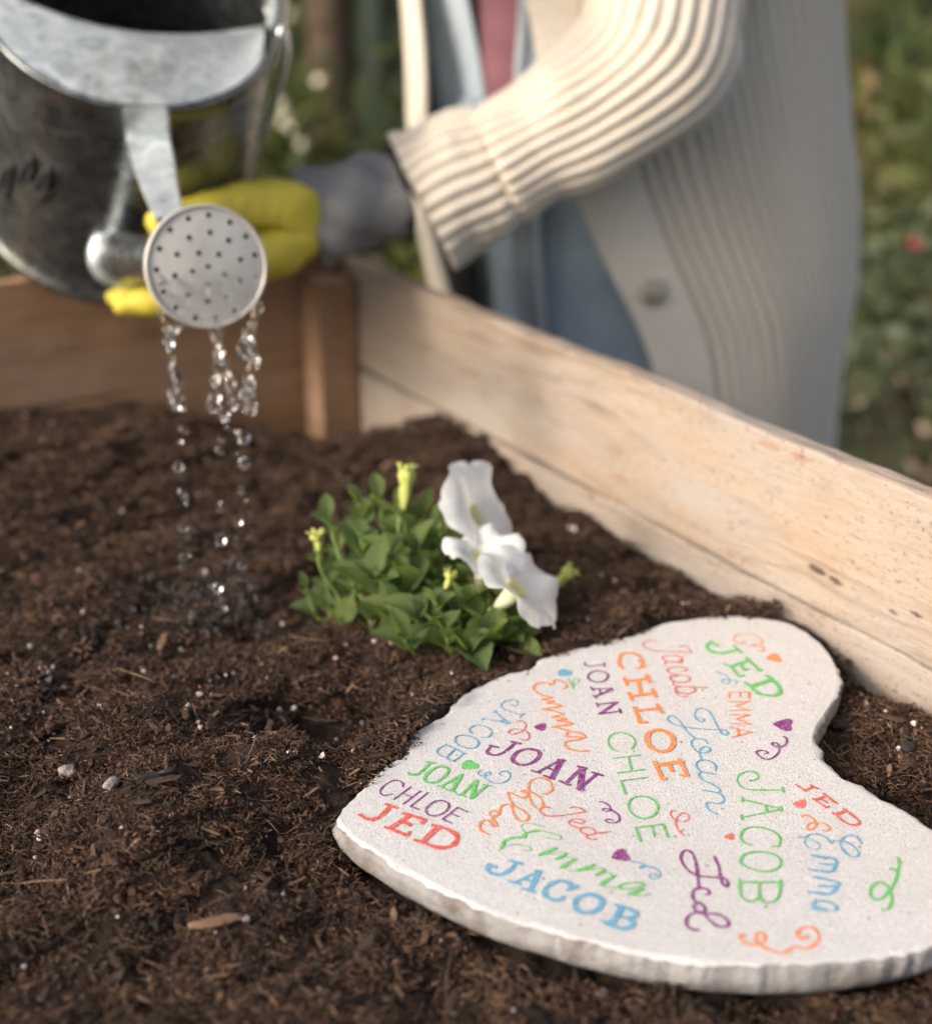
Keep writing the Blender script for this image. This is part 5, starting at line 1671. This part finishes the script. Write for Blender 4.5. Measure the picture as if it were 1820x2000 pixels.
# ---------------------------------------------------------------- the person
FACE = np.array([-0.851, -0.525, 0.0])       # the way the person faces
LEFT = np.array([0.525, -0.851, 0.0])        # the person's left, the arm nearer the viewer
PC = np.array([0.186, 1.42, 0.0])
person = empty('person', (PC[0], PC[1], ZG), 'person in cream ribbed cardigan over denim kneeling behind the planter, tipping a watering can', 'person')
E = at(1262, 150, 1.125)       # near elbow
WR = at(800, 385, 1.118)       # near wrist
SH = PC + LEFT * 0.205 + np.array([-0.02, -0.01, 0.50])
SHF = PC - LEFT * 0.165 + np.array([-0.02, -0.01, 0.50])
HNDF = cpt(0.0, 0.010, CAN_L + 0.155)
EF = (SHF + HNDF) / 2 + np.array([0.0, 0.10, -0.02])


def skin_obj(name, joints, bones, m_, parent, sub=2, root=0, crease=0):
    me = bpy.data.meshes.new(name)
    me.from_pydata([tuple(map(float, j[0])) for j in joints], bones, [])
    o = link(name, me, m_, parent, smooth=False)
    mod = o.modifiers.new('skin', 'SKIN')
    for i, j in enumerate(joints):
        r = j[1] if isinstance(j[1], tuple) else (j[1], j[1])
        me.skin_vertices[0].data[i].radius = r
    me.skin_vertices[0].data[root].use_root = True
    mod.use_smooth_shade = True
    s_ = o.modifiers.new('smooth', 'SUBSURF')
    s_.levels = s_.render_levels = sub
    if crease:
        tx = bpy.data.textures.new(name + '_creases', 'CLOUDS')
        tx.noise_scale = 0.022
        d_ = o.modifiers.new('creases', 'DISPLACE')
        d_.texture = tx
        d_.strength = crease
    return o


hip = PC + np.array([0.01, 0.01, 0.03])
J = [(hip, (.13, .10)), (PC + np.array([0, 0, .22]), (.10, .085)), (PC + np.array([-.01, -.005, .40]), (.13, .09)), (PC + np.array([-.02, -.01, .52]), (.09, .06)), (PC + FACE * .01 + np.array([0, 0, .60]), (.045, .045)),
     (PC + FACE * .03 + np.array([0, 0, .66]), (.06, .07)), (PC + FACE * .035 + np.array([0, 0, .75]), (.075, .09)), (PC + FACE * .02 + np.array([0, 0, .82]), (.045, .055)),
     (SH, .045), (E, .036), (WR, .024), (SHF, .045), (EF, .036), (HNDF - (HNDF - EF) * 0.25, .024),
     (hip + LEFT * .08 + np.array([0, 0, -.08]), .08), (PC + LEFT * .10 + FACE * .02 + np.array([0, 0, ZG + .055]), .055), (PC + LEFT * .10 - FACE * .36 + np.array([0, 0, ZG + .045]), .04),
     (hip - LEFT * .08 + np.array([0, 0, -.08]), .08), (PC - LEFT * .10 + FACE * .02 + np.array([0, 0, ZG + .055]), .055), (PC - LEFT * .10 - FACE * .36 + np.array([0, 0, ZG + .045]), .04)]
bones = [(0, 1), (1, 2), (2, 3), (3, 4), (4, 5), (5, 6), (6, 7), (3, 8), (8, 9), (9, 10), (3, 11), (11, 12), (12, 13), (0, 14), (14, 15), (15, 16), (0, 17), (17, 18), (18, 19)]
skin_obj('body', J, bones, M_SKIN, person)
# face and hair (above the frame)
hc = PC + FACE * .03 + np.array([0, 0, .735])
bag = Bag()
for sx in (-1, 1):
    v, f = tube([hc + FACE * .088 + LEFT * sx * .03 + np.array([0, 0, .015]), hc + FACE * .094 + LEFT * sx * .03 + np.array([0, 0, .015])], [0.009, 0.006], 10)
    bag.add(v, f)
link('eyes', bag.mesh('eyes'), M_BLACK, person)
bm = bmesh.new()
bmesh.ops.create_icosphere(bm, subdivisions=4, radius=1.0)
hv = np.array([q.co[:] for q in bm.verts]); hf = np.array([[w.index for w in q.verts] for q in bm.faces]); bm.free()
loc = hv * np.array([0.098, 0.088, 0.12])
frontness = np.clip(hv[:, 0] * 1.3 - hv[:, 2] * 0.6, 0, 1)
loc *= (1 + 0.05 * fbm(hv * np.array([3, 9, 2]), 3, 3) - 0.35 * frontness)[:, None]
loc[:, 2] -= np.clip(-hv[:, 2], 0, 1) * 0.06
hw = hc - FACE * 0.012 + loc[:, :1] * FACE + loc[:, 1:2] * LEFT + loc[:, 2:] * np.array([0, 0, 1.0]) + np.array([0, 0, .03])
link('hair', mesh('hair', hw, hf), M_HAIR, person)


def shell(name, phi0, phi1, zs, ax_a, ax_b, ctr, m_, parent, rib=0, amp=0.0, cols=200, thick=0.003, fold=0.006, seed=0, flat_in=0.0, flat_out=0.0, sgn=1):
    """open garment shell round the torso; phi measured from the facing direction towards the person's left"""
    nz, vs_, gr = len(zs), [], []
    u_ = np.linspace(0, 1, cols)
    for z_ in zs:
        p0, p1 = phi0(z_), phi1(z_)
        ph = p0 + (p1 - p0) * u_
        a_, b_ = ax_a(z_), ax_b(z_)
        gro = np.zeros(cols)
        if rib:
            gro = 0.5 - 0.5 * np.cos(2 * math.pi * rib * u_ + 1.6 * noise3(np.stack([u_ * 40, np.full(cols, z_ * 5.0), u_ * 0], 1), 66))
            gro = gro ** 1.7 * (0.88 + 0.25 * noise3(np.stack([u_ * 60, np.full(cols, z_ * 7.0), u_ * 0], 1), 67))
            gate = np.clip((u_ - flat_in) / 0.004, 0, 1) * np.clip((1 - flat_out - u_) / 0.004, 0, 1)
            gro = gro * gate
        fo = fold * noise3(np.stack([u_ * 9, np.full(cols, z_ * 3.0 + seed), u_ * 0], 1), seed) + fold * 0.4 * noise3(np.stack([u_ * 26, np.full(cols, z_ * 9.0), u_ * 0 + seed], 1), seed + 1)
        r_ = 1.0
        off = -amp * gro + fo
        c_ = ctr(z_)
        nx, ny = np.cos(ph), np.sin(ph)
        p = c_[None, :] + FACE[None, :] * ((a_ + off) * nx)[:, None] + LEFT[None, :] * ((b_ + off) * ny)[:, None]
        p[:, 2] = z_ + 0.004 * np.sin(u_ * 20)
        p[:, :2] += 0.010 * noise3(np.stack([u_ * 3, np.full(cols, z_ * 5.0 + 3), u_ * 0], 1), 9)[:, None] * FACE[None, :2]
        vs_.append(p)
        gr.append(gro)
    me = mesh(name, np.vstack(vs_), grid_faces(nz, cols))
    if rib:
        at_ = me.attributes.new('groove', 'FLOAT', 'POINT')
        at_.data.foreach_set('value', np.concatenate(gr))
    o = link(name, me, m_, parent)
    s_ = o.modifiers.new('thickness', 'SOLIDIFY')
    s_.thickness = thick
    s_.offset = -1
    return o


zs_c = np.linspace(-0.22, 0.52, 64)
taper = lambda z_: 1.0 if z_ < 0.36 else max(0.15, 1 - ((z_ - 0.36) / 0.17) ** 2 * 0.8)
ctr = lambda z_: np.array([PC[0] - 0.13 * min(0.45, max(0, z_ - .02)), PC[1] - 0.03 * max(0, z_ - .02), 0])
sway = lambda z_: float(np.interp(z_, [-0.1, 0.02, 0.10, 0.20, 0.34], [0.95, 1.02, 1.07, 1.06, 0.97]))
# near half and back of the cardigan, then its far front panel
P0 = lambda z_: R(np.interp(z_, [-0.2, 0.0, 0.15, 0.4], [70, 60, 47, 30]))
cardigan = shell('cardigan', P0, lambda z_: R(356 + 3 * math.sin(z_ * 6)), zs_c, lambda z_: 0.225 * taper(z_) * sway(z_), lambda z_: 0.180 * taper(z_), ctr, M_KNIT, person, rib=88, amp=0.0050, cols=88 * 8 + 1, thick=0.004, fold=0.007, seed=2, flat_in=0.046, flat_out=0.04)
# buttons on the placket
for z_b in (-0.12, 0.065, 0.25):
    ph = P0(z_b) + 0.10
    c_ = ctr(z_b)
    a_ = 0.225 * sway(z_b)
    pos = c_ + FACE * (a_ * math.cos(ph)) + LEFT * (0.180 * math.sin(ph)); pos[2] = z_b
    nn = FACE * math.cos(ph) / a_ + LEFT * math.sin(ph) / 0.180
    nn /= np.linalg.norm(nn)
    v, f = tube([pos - nn * 0.001, pos + nn * 0.006, pos + nn * 0.0085, pos + nn * 0.0075, pos + nn * 0.007], [0.0125, 0.0125, 0.0105, 0.008, 0.004], 28)
    link('button', mesh('button', v, f), M_BUTTON, cardigan)
# denim shirt: near front (with pale placket), back and far front; tee; jeans
zs_s = np.linspace(0.175, 0.50, 26)
P1 = lambda z_: R(np.interp(z_, [-0.1, 0.1, 0.3, 0.45], [18, 22, 33, 36]))
shirt = shell('denim_shirt', P1, lambda z_: R(369), zs_s, lambda z_: 0.198 * taper(z_), lambda z_: 0.152 * taper(z_), ctr, M_DENIM, person, cols=240, thick=0.002, fold=0.011, seed=5)
shell('placket', lambda z_: P1(z_) - 0.01, lambda z_: P1(z_) + 0.13, zs_s, lambda z_: 0.2035 * taper(z_), lambda z_: 0.1575 * taper(z_), ctr, M_PALE, shirt, cols=12, thick=0.002, fold=0.011, seed=5)
zs_d = np.linspace(-0.16, 0.215, 26)
dress = shell('denim_dress', P1, lambda z_: R(np.interp(z_, [0.10, 0.21], [381, 370])), zs_d, lambda z_: 0.193, lambda z_: 0.147, ctr, M_DRESS, person, cols=240, thick=0.002, fold=0.013, seed=15)
shell('pale_hem_edge', lambda z_: P1(z_) - 0.01, lambda z_: P1(z_) + 0.10, zs_d, lambda z_: 0.198, lambda z_: 0.152, ctr, M_PALE, dress, cols=12, thick=0.002, fold=0.013, seed=15)
shell('t_shirt', lambda z_: 0, lambda z_: 2 * math.pi, np.linspace(0.02, 0.50, 30), lambda z_: 0.172 * taper(z_), lambda z_: 0.145 * taper(z_), ctr, M_TEE, person, cols=120, thick=0.002, fold=0.008, seed=8)
# jeans: hips and thighs down to the knees, shins folded back
bag = Bag()
for sx in (1, -1):
    pth = catmull([hip + LEFT * sx * .045 + FACE * .01 + np.array([0, 0, .08]), hip + LEFT * sx * .06 + FACE * .03 + np.array([0, 0, -.12]), PC + LEFT * sx * .08 + FACE * .04 + np.array([0, 0, ZG + .11]), PC + LEFT * sx * .10 - FACE * .05 + np.array([0, 0, ZG + .065]), PC + LEFT * sx * .10 - FACE * .34 + np.array([0, 0, ZG + .06])], 10)
    v, f = tube(pth, [0.085, 0.085, 0.075, 0.065, 0.05], 24, radial=lambda i_, t_: 0.003 * np.sin(3 * t_ + i_ * 0.6))
    bag.add(v, f)
link('jeans', bag.mesh('jeans'), M_JEANS, person)


def sleeve(path, radii, rib, amp, name, parent, seed=0, nseg=None, extra=None):
    nseg = nseg or rib * 7
    path = catmull(path, 14)
    m_ = len(path)
    gr = []

    def rad(i_, t_):
        g = (0.5 - 0.5 * np.cos(rib * t_ + 0.5 * np.sin(i_ * 0.16) + 0.4 * np.sin(i_ * 0.07 + 3 * t_))) ** 2.2
        fo = noise3(np.stack([(i_ * 0.10 + t_ * 0).ravel(), (np.cos(t_) * 1.3 + i_ * 0).ravel(), (np.sin(t_) * 1.3 + i_ * 0).ravel() + seed], 1), seed).reshape(g.shape if g.shape[0] == i_.shape[0] else (i_.shape[0], t_.shape[1]))
        gg = np.broadcast_to(g, fo.shape)
        gr.append(gg)
        out = -amp * gg + 0.0055 * fo
        if extra is not None: out = out + extra(i_ / (m_ - 1), t_)
        return out
    v_, f_ = tube(path, radii, nseg, radial=rad, cap=False)
    me = mesh(name, v_, np.array(f_))
    at_ = me.attributes.new('groove', 'FLOAT', 'POINT')
    at_.data.foreach_set('value', gr[0].ravel())
    o = link(name, me, M_KNIT, parent)
    s_ = o.modifiers.new('thickness', 'SOLIDIFY')
    s_.thickness = 0.0035
    s_.offset = -1
    return o


def wrinkle(t_, th_):
    return 0.006 * np.exp(-((t_ - 0.42) / 0.045) ** 2) * np.clip(np.cos(th_ - 2.6), 0, 1) * 1.6 - 0.004 * np.exp(-((t_ - 0.36) / 0.03) ** 2) * np.clip(np.cos(th_ - 2.6), 0, 1)


CUFF_IN = at(975, 316, 1.118)
CUFF_OUT = at(826, 394, 1.122)
slv_path = [SH + np.array([0, 0, 0.01]), at(1305, -130, 1.125), at(1290, 20, 1.120), at(1255, 135, 1.118), at(1140, 232, 1.112), at(1040, 285, 1.112), at(960, 326, 1.114)]
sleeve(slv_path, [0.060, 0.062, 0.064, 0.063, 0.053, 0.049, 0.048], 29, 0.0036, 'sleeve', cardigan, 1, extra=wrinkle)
cdir = CUFF_OUT - CUFF_IN
cuffp = [CUFF_IN, CUFF_IN + cdir * 0.33, CUFF_IN + cdir * 0.66, CUFF_OUT + cdir * 0.02]
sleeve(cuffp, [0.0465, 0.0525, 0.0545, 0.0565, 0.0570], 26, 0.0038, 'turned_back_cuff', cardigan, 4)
# far arm, reaching to the handle above the frame
fp = [SHF + np.array([0, 0, 0.01]), (SHF + EF) / 2, EF, EF + (HNDF - EF) * 0.35, EF + (HNDF - EF) * 0.68]
sleeve(fp, [0.062, 0.062, 0.060, 0.052, 0.050], 22, 0.0034, 'sleeve', cardigan, 7, nseg=22 * 5)

# gloves
GP = lambda x, y, d: at(x, y, d)
J = [(GP(640, 415, 1.112), (.031, .028)), (GP(575, 437, 1.100), (.036, .030)), (GP(520, 470, 1.085), (.034, .028)),
     (GP(500, 400, 1.060), .0210), (GP(415, 412, 1.035), .0165), (GP(345, 428, 1.012), .0130), (GP(288, 441, 1.000), .0095),
     (GP(470, 520, 1.062), .0165), (GP(380, 567, 1.052), .0138), (GP(300, 588, 1.050), .0122), (GP(222, 597, 1.052), .0080),
     (GP(465, 520, 1.092), .0160), (GP(370, 560, 1.085), .0132), (GP(290, 575, 1.085), .0110), (GP(205, 580, 1.090), .0080),
     (GP(470, 515, 1.122), .0155), (GP(385, 548, 1.118), .0130), (GP(310, 562, 1.120), .0110), (GP(230, 568, 1.128), .0080),
     (GP(490, 505, 1.148), .0140), (GP(420, 532, 1.148), .0115), (GP(355, 545, 1.150), .0095), (GP(300, 552, 1.155), .0070)]
bones = [(0, 1), (1, 2), (1, 3), (3, 4), (4, 5), (5, 6), (2, 7), (7, 8), (8, 9), (9, 10), (2, 11), (11, 12), (12, 13), (13, 14), (2, 15), (15, 16), (16, 17), (17, 18), (2, 19), (19, 20), (20, 21), (21, 22)]
skin_obj('glove', J, bones, M_YEL, person, sub=3, crease=0.004)['label'] = 'yellow leather glove holding the can from below'


def gauntlet(p0, p1, p2, r0, r1, r2, seed):
    pth = catmull([p0, p1, p2], 10)
    v_, f_ = tube(pth, [r0, r0, r1, r2, r2 * 1.03], 36, radial=lambda i_, t_: 0.0026 * np.sin(2 * t_ + i_ * 0.5 + seed) + 0.0016 * np.sin(5 * t_ - i_ * 0.7), cap=False)
    o = link('glove_cuff', mesh('glove_cuff', v_, np.array(f_)), M_GREY, person)
    s_ = o.modifiers.new('thickness', 'SOLIDIFY'); s_.thickness = 0.002
    e = p2 - p1; e /= np.linalg.norm(e)
    v_, f_ = tube([p2 - e * 0.0035, p2, p2 + e * 0.0015], [r2 * 1.05, r2 * 1.09, r2 * 1.04], 36, cap=False)
    t_ = link('binding', mesh('binding', v_, np.array(f_)), M_BLACK, o)
    s_ = t_.modifiers.new('thickness', 'SOLIDIFY'); s_.thickness = 0.0035


gauntlet(GP(597, 432, 1.108), GP(690, 400, 1.112), GP(782, 372, 1.118), .0370, .0360, .0315, 1)
hd = (HNDF - EF) / np.linalg.norm(HNDF - EF)
pk = HNDF - hd * 0.045 + AX * 0.012
J = [(pk - hd * 0.03, (.034, .026)), (pk, (.038, .026)), (pk + hd * 0.025, (.038, .024))]
bones = [(0, 1), (1, 2)]
for k in range(4):
    o_ = (k - 1.5) * 0.019
    b0 = pk + hd * 0.045 + A_ * o_
    i0 = len(J)
    J += [(b0, .0125), (b0 + hd * 0.022 - AX * 0.012, .0115), (b0 + hd * 0.012 - AX * 0.034, .0105), (b0 - hd * 0.012 - AX * 0.036, .009)]
    bones += [(2, i0), (i0, i0 + 1), (i0 + 1, i0 + 2), (i0 + 2, i0 + 3)]
i0 = len(J)
J += [(pk + A_ * -0.04 - AX * 0.005, .0135), (pk + A_ * -0.045 - AX * 0.03 + hd * 0.015, .011), (pk + A_ * -0.03 - AX * 0.036 + hd * 0.03, .009)]
bones += [(1, i0), (i0, i0 + 1), (i0 + 1, i0 + 2)]
skin_obj('glove', J, bones, M_YEL, person, sub=3, crease=0.004)['label'] = 'yellow glove gripping the top handle'
gauntlet(pk - hd * 0.025, pk - hd * 0.07, pk - hd * 0.12, .033, .035, .036, 2)

# ---------------------------------------------------------------- garden behind
def foliage_mesh(name, pts, size, seed, elong=2.0, up=0.4):
    r_ = np.random.default_rng(seed)
    n_ = len(pts)
    d = r_.normal(size=(n_, 3)); d[:, 2] += up
    d /= np.linalg.norm(d, axis=1)[:, None]
    s_ = np.cross(d, r_.normal(size=(n_, 3)))
    s_ /= np.linalg.norm(s_, axis=1)[:, None]
    nn = np.cross(d, s_)
    L = (size * (0.6 + 0.8 * r_.random(n_)))[:, None]
    w_ = L / elong
    v_ = np.stack([pts, pts + d * L * 0.5 + s_ * w_ * 0.5 + nn * w_ * .12, pts + d * L - nn * L * 0.15, pts + d * L * 0.5 - s_ * w_ * 0.5 + nn * w_ * .12], 1).reshape(-1, 3)
    return mesh(name, v_, np.arange(n_ * 4).reshape(-1, 4))


def cloud(n_, c, r, seed, clumps=9):
    """points gathered in uneven clumps within an ellipsoid"""
    r_ = np.random.default_rng(seed)
    cc = r_.normal(size=(clumps, 3)) * np.array(r) * 0.55 + np.array(c)
    which = r_.integers(clumps, size=n_)
    sc = (0.18 + 0.30 * r_.random(clumps))[which][:, None]
    p = cc[which] + r_.normal(size=(n_, 3)) * np.array(r) * sc
    p[:, 2] = np.maximum(p[:, 2], ZG + 0.01)
    return p


GREENS = [mat_leaf('dark_garden_leaf', (0.026, 0.048, 0.018), (0.060, 0.095, 0.034), 0.2, 9), mat_leaf('mid_garden_leaf', (0.055, 0.074, 0.030), (0.115, 0.135, 0.056), 0.25, 9),
          mat_leaf('olive_garden_leaf', (0.075, 0.095, 0.028), (0.15, 0.16, 0.055), 0.25, 9), mat_leaf('dry_garden_leaf', (0.13, 0.085, 0.045), (0.26, 0.18, 0.10), 0.2, 9), mat_leaf('bluish_garden_leaf', (0.05, 0.070, 0.048), (0.10, 0.125, 0.085), 0.2, 9)]
M_BARK = simple('bark', (0.085, 0.055, 0.038), 0.95, var=0.35, scale=14, bumpd=0.02, bscale=30)
M_BARKG = simple('mossy_bark', (0.022, 0.034, 0.026), 0.95, var=0.3, scale=14, bumpd=0.02, bscale=30)
M_CREAM = simple('cream_petal', (0.62, 0.58, 0.44), 0.7, var=0.1)
M_ROSEPINK = simple('pink_rose_petal', (0.62, 0.06, 0.075), 0.6, var=0.15)
M_LITTER = simple('pale_litter', (0.34, 0.26, 0.20), 0.9, var=0.3, scale=20)


def gpos(px, py, zz=None):
    """place on the garden ground seen at a photo pixel"""
    return on(px, py, ZG if zz is None else zz)


def bush(x, y, h, w_, mi, seed, label, n_=1500, size=0.05, flowers=0, fm=None, cat='shrub', group='shrubs behind the planter', fsize=0.03):
    b_ = empty('shrub', (x, y, ZG), label, cat, group)
    r_ = np.random.default_rng(seed)
    pts = cloud(n_, (x, y, ZG + h * 0.5), (w_ * 0.5, w_ * 0.5, h * 0.5), seed, 12)
    link('foliage', foliage_mesh('foliage', pts, size, seed), GREENS[mi], b_, smooth=False)
    bag_ = Bag()
    for k in range(7):
        t_ = pts[r_.integers(n_)]
        base_ = np.array([x + r_.normal() * .02, y + r_.normal() * .02, ZG - 0.02])
        v_, f_ = tube(catmull([base_, (base_ + t_) / 2 + r_.normal(size=3) * 0.03, t_], 4), [0.010, 0.006, 0.003], 5)
        bag_.add(v_, f_)
    link('stem', bag_.mesh('stem'), M_BARK, b_)
    for k in range(flowers):
        p = pts[np.argsort(pts[:, 1] - pts[:, 2] * 0.6)[r_.integers(n_ // 8)]] + np.array([0, -0.05, 0.03])
        v_ = ICO_V * fsize * 0.5 * (1 + 0.2 * r_.normal(size=(12, 1))) + p
        link('blossom', mesh('blossom', v_, ICO_F), fm, b_)
    return b_


bush(-0.75, 3.3, 0.55, 0.7, 0, 1, 'dark green shrub low behind the left of the planter', flowers=3, fm=M_CREAM)
bush(-0.40, 3.1, 0.48, 0.34, 2, 2, 'olive shrub with cream blossoms between can and trunk', flowers=14, fm=M_CREAM, size=0.045, fsize=0.024, n_=800)
bush(-0.10, 3.6, 0.30, 0.4, 1, 3, 'mid green leafy shrub behind the cuff', size=0.045, n_=700)
bush(-0.66, 5.2, 0.8, 0.6, 1, 4, 'mid green shrub farther back on the left', flowers=9, fm=M_CREAM, fsize=0.035)
bush(-1.3, 4.2, 0.9, 0.9, 0, 5, 'dark shrub behind the watering can')
bush(-0.05, 2.3, 0.22, 0.35, 2, 6, 'low olive plant just past the corner board', n_=900, size=0.04)
bush(0.25, 5.6, 0.9, 1.0, 0, 7, 'dark shrub hidden mostly by the person')
bush(0.75, 2.35, 0.34, 0.42, 4, 8, 'bluish green plant right beside the cardigan hem', n_=1100, size=0.04)
bush(0.98, 2.9, 0.50, 0.5, 1, 9, 'mid green rose bush with a pink bloom on the right', n_=1300, size=0.045)
bush(1.15, 4.2, 0.8, 0.9, 0, 10, 'dark shrub at the upper right', n_=1700)
bush(1.75, 5.2, 0.95, 1.1, 2, 11, 'olive shrub far to the right', n_=1700)
bush(0.85, 3.6, 0.40, 0.55, 3, 12, 'dry brown shrub behind the rose bush', n_=1200)
bush(0.82, 1.85, 0.22, 0.28, 1, 13, 'small green plant near the right board', n_=700, size=0.035)
bush(1.0, 2.15, 0.24, 0.34, 3, 18, 'dry brownish low plant at the right edge', n_=900, size=0.035)
bush(2.4, 7.5, 1.3, 1.6, 0, 14, 'large dark shrub in the far right background', n_=2200, size=0.08)
bush(-1.4, 7.0, 1.2, 1.6, 1, 15, 'large green shrub in the far left background', n_=2200, size=0.08)
bush(0.2, 8.0, 1.3, 1.8, 2, 16, 'large olive shrub in the far middle', n_=2200, size=0.08)
bush(-3.0, 6.5, 1.4, 1.6, 0, 17, 'large dark shrub at the far left', n_=2200, size=0.08)
# pink rose bloom
rb = at(1787, 483, 2.45)
rose_pl = empty('rose_bloom', (rb[0], rb[1], ZG), 'pink red rose bloom on a thin stalk at the right edge', 'rose')
bag = Bag()
for k in range(14):
    a, el = k * 2.4, 0.2 + k * 0.09
    d = np.array([math.cos(a) * math.cos(el), math.sin(a) * math.cos(el), math.sin(el)])
    v = ICO_V * np.array([0.008, 0.008, 0.008]) + rb + d * 0.008
    bag.add(v, ICO_F)
link('petals', bag.mesh('petals'), M_ROSEPINK, rose_pl)
v, f = tube(catmull([np.array([rb[0] + .05, rb[1] + .05, ZG - .01]), rb + np.array([.02, .02, -.2]), rb], 6), [0.004, 0.003, 0.0025], 6)
link('stem', mesh('stem', v, f), M_STEM, rose_pl)
pts = cloud(50, tuple(rb + np.array([.01, .02, -.16])), (.05, .05, .12), 99, 4)
link('foliage', foliage_mesh('foliage', pts, 0.035, 5), GREENS[1], rose_pl, smooth=False)


def tree(x, y, r, h, mt, mi, seed, label):
    t = empty('tree', (x, y, ZG), label, 'tree', 'trees behind the planter')
    r_ = np.random.default_rng(seed)
    pth = catmull([(x, y, ZG - .05), (x + r_.normal() * .05, y, ZG + h * .3), (x + r_.normal() * .1, y + r_.normal() * .1, ZG + h * .65), (x + r_.normal() * .2, y, ZG + h)], 10)
    v_, f_ = tube(pth, [r * 1.25, r, r * .85, r * .6, r * .25], 18, radial=lambda i_, q: r * 0.08 * np.sin(4 * q + i_ * 0.3))
    link('trunk', mesh('trunk', v_, f_), mt, t)
    bag_ = Bag()
    cen = []
    for k in range(9):
        p0 = pth[int(len(pth) * (0.5 + 0.05 * k))]
        e = p0 + np.array([r_.normal() * .7, r_.normal() * .7, .4 + r_.random() * .6])
        cen.append(e)
        v_, f_ = tube(catmull([p0, (p0 + e) / 2 + r_.normal(size=3) * .08, e], 4), [r * .4, r * .25, r * .08], 6)
        bag_.add(v_, f_)
    link('limbs', bag_.mesh('limbs'), mt, t)
    pts_ = np.vstack([cloud(420, tuple(e), (.75, .75, .5), seed * 31 + i, 6) for i, e in enumerate(cen)])
    pts_ = pts_[pts_[:, 2] > 1.4]
    link('crown', foliage_mesh('crown', pts_, 0.13, seed, 1.8), GREENS[mi], t, smooth=False)


tree(-0.265, 4.45, 0.042, 4.5, M_BARKG, 0, 1, 'slim dark mossy trunked tree left of the cardigan')
tree(-0.43, 4.7, 0.060, 5.0, M_BARK, 1, 2, 'brown trunked tree behind the olive shrub')
tree(0.00, 5.2, 0.05, 5.0, M_BARK, 1, 3, 'pale brown trunked tree just left of the person')
tree(1.7, 6.5, 0.13, 5.5, M_BARK, 0, 4, 'thick brown trunked tree at the upper right')
tree(-2.6, 8.0, 0.15, 6.0, M_BARK, 0, 5, 'far tree at the left')
tree(3.2, 9.0, 0.16, 6.0, M_BARK, 1, 6, 'far tree at the right')
tree(0.9, 10.5, 0.15, 6.0, M_BARK, 0, 7, 'far tree in the middle')
# grass and leaf litter
NGR = 8000
gxp = rng.uniform(-3.2, 3.4, NGR); gyp = rng.uniform(1.35, 9, NGR)
kk = noise3(xy3(gxp, gyp, 1.4), 8) > -0.25
gxp, gyp = gxp[kk], gyp[kk]
gp_ = np.stack([gxp, gyp, np.full(len(gxp), ZG + 0.01)], 1)
outside = ~(((gxp - CX) * DU[0] + (gyp - CY) * DU[1] > -0.05) & ((gxp - CX) * DV[0] + (gyp - CY) * DV[1] > -0.05))
gp_ = gp_[outside]
tag(link('grass', foliage_mesh('grass', gp_, 0.10, 3, 5, 2.2), GREENS[2], None, smooth=False), 'short rough grass growing on the garden ground', None, None, 'stuff')
NLT = 5000
lx, ly = rng.uniform(-3, 3.4, NLT), rng.uniform(1.35, 9, NLT)
outside = ~(((lx - CX) * DU[0] + (ly - CY) * DU[1] > -0.05) & ((lx - CX) * DV[0] + (ly - CY) * DV[1] > -0.05))
lp = np.stack([lx, ly, np.full(NLT, ZG + 0.035)], 1)[outside]
tag(link('leaf_litter', foliage_mesh('leaf_litter', lp, 0.055, 6, 1.6, 0.0), M_LITTER, None, smooth=False), 'pale dry leaves littering the garden ground', None, None, 'stuff')
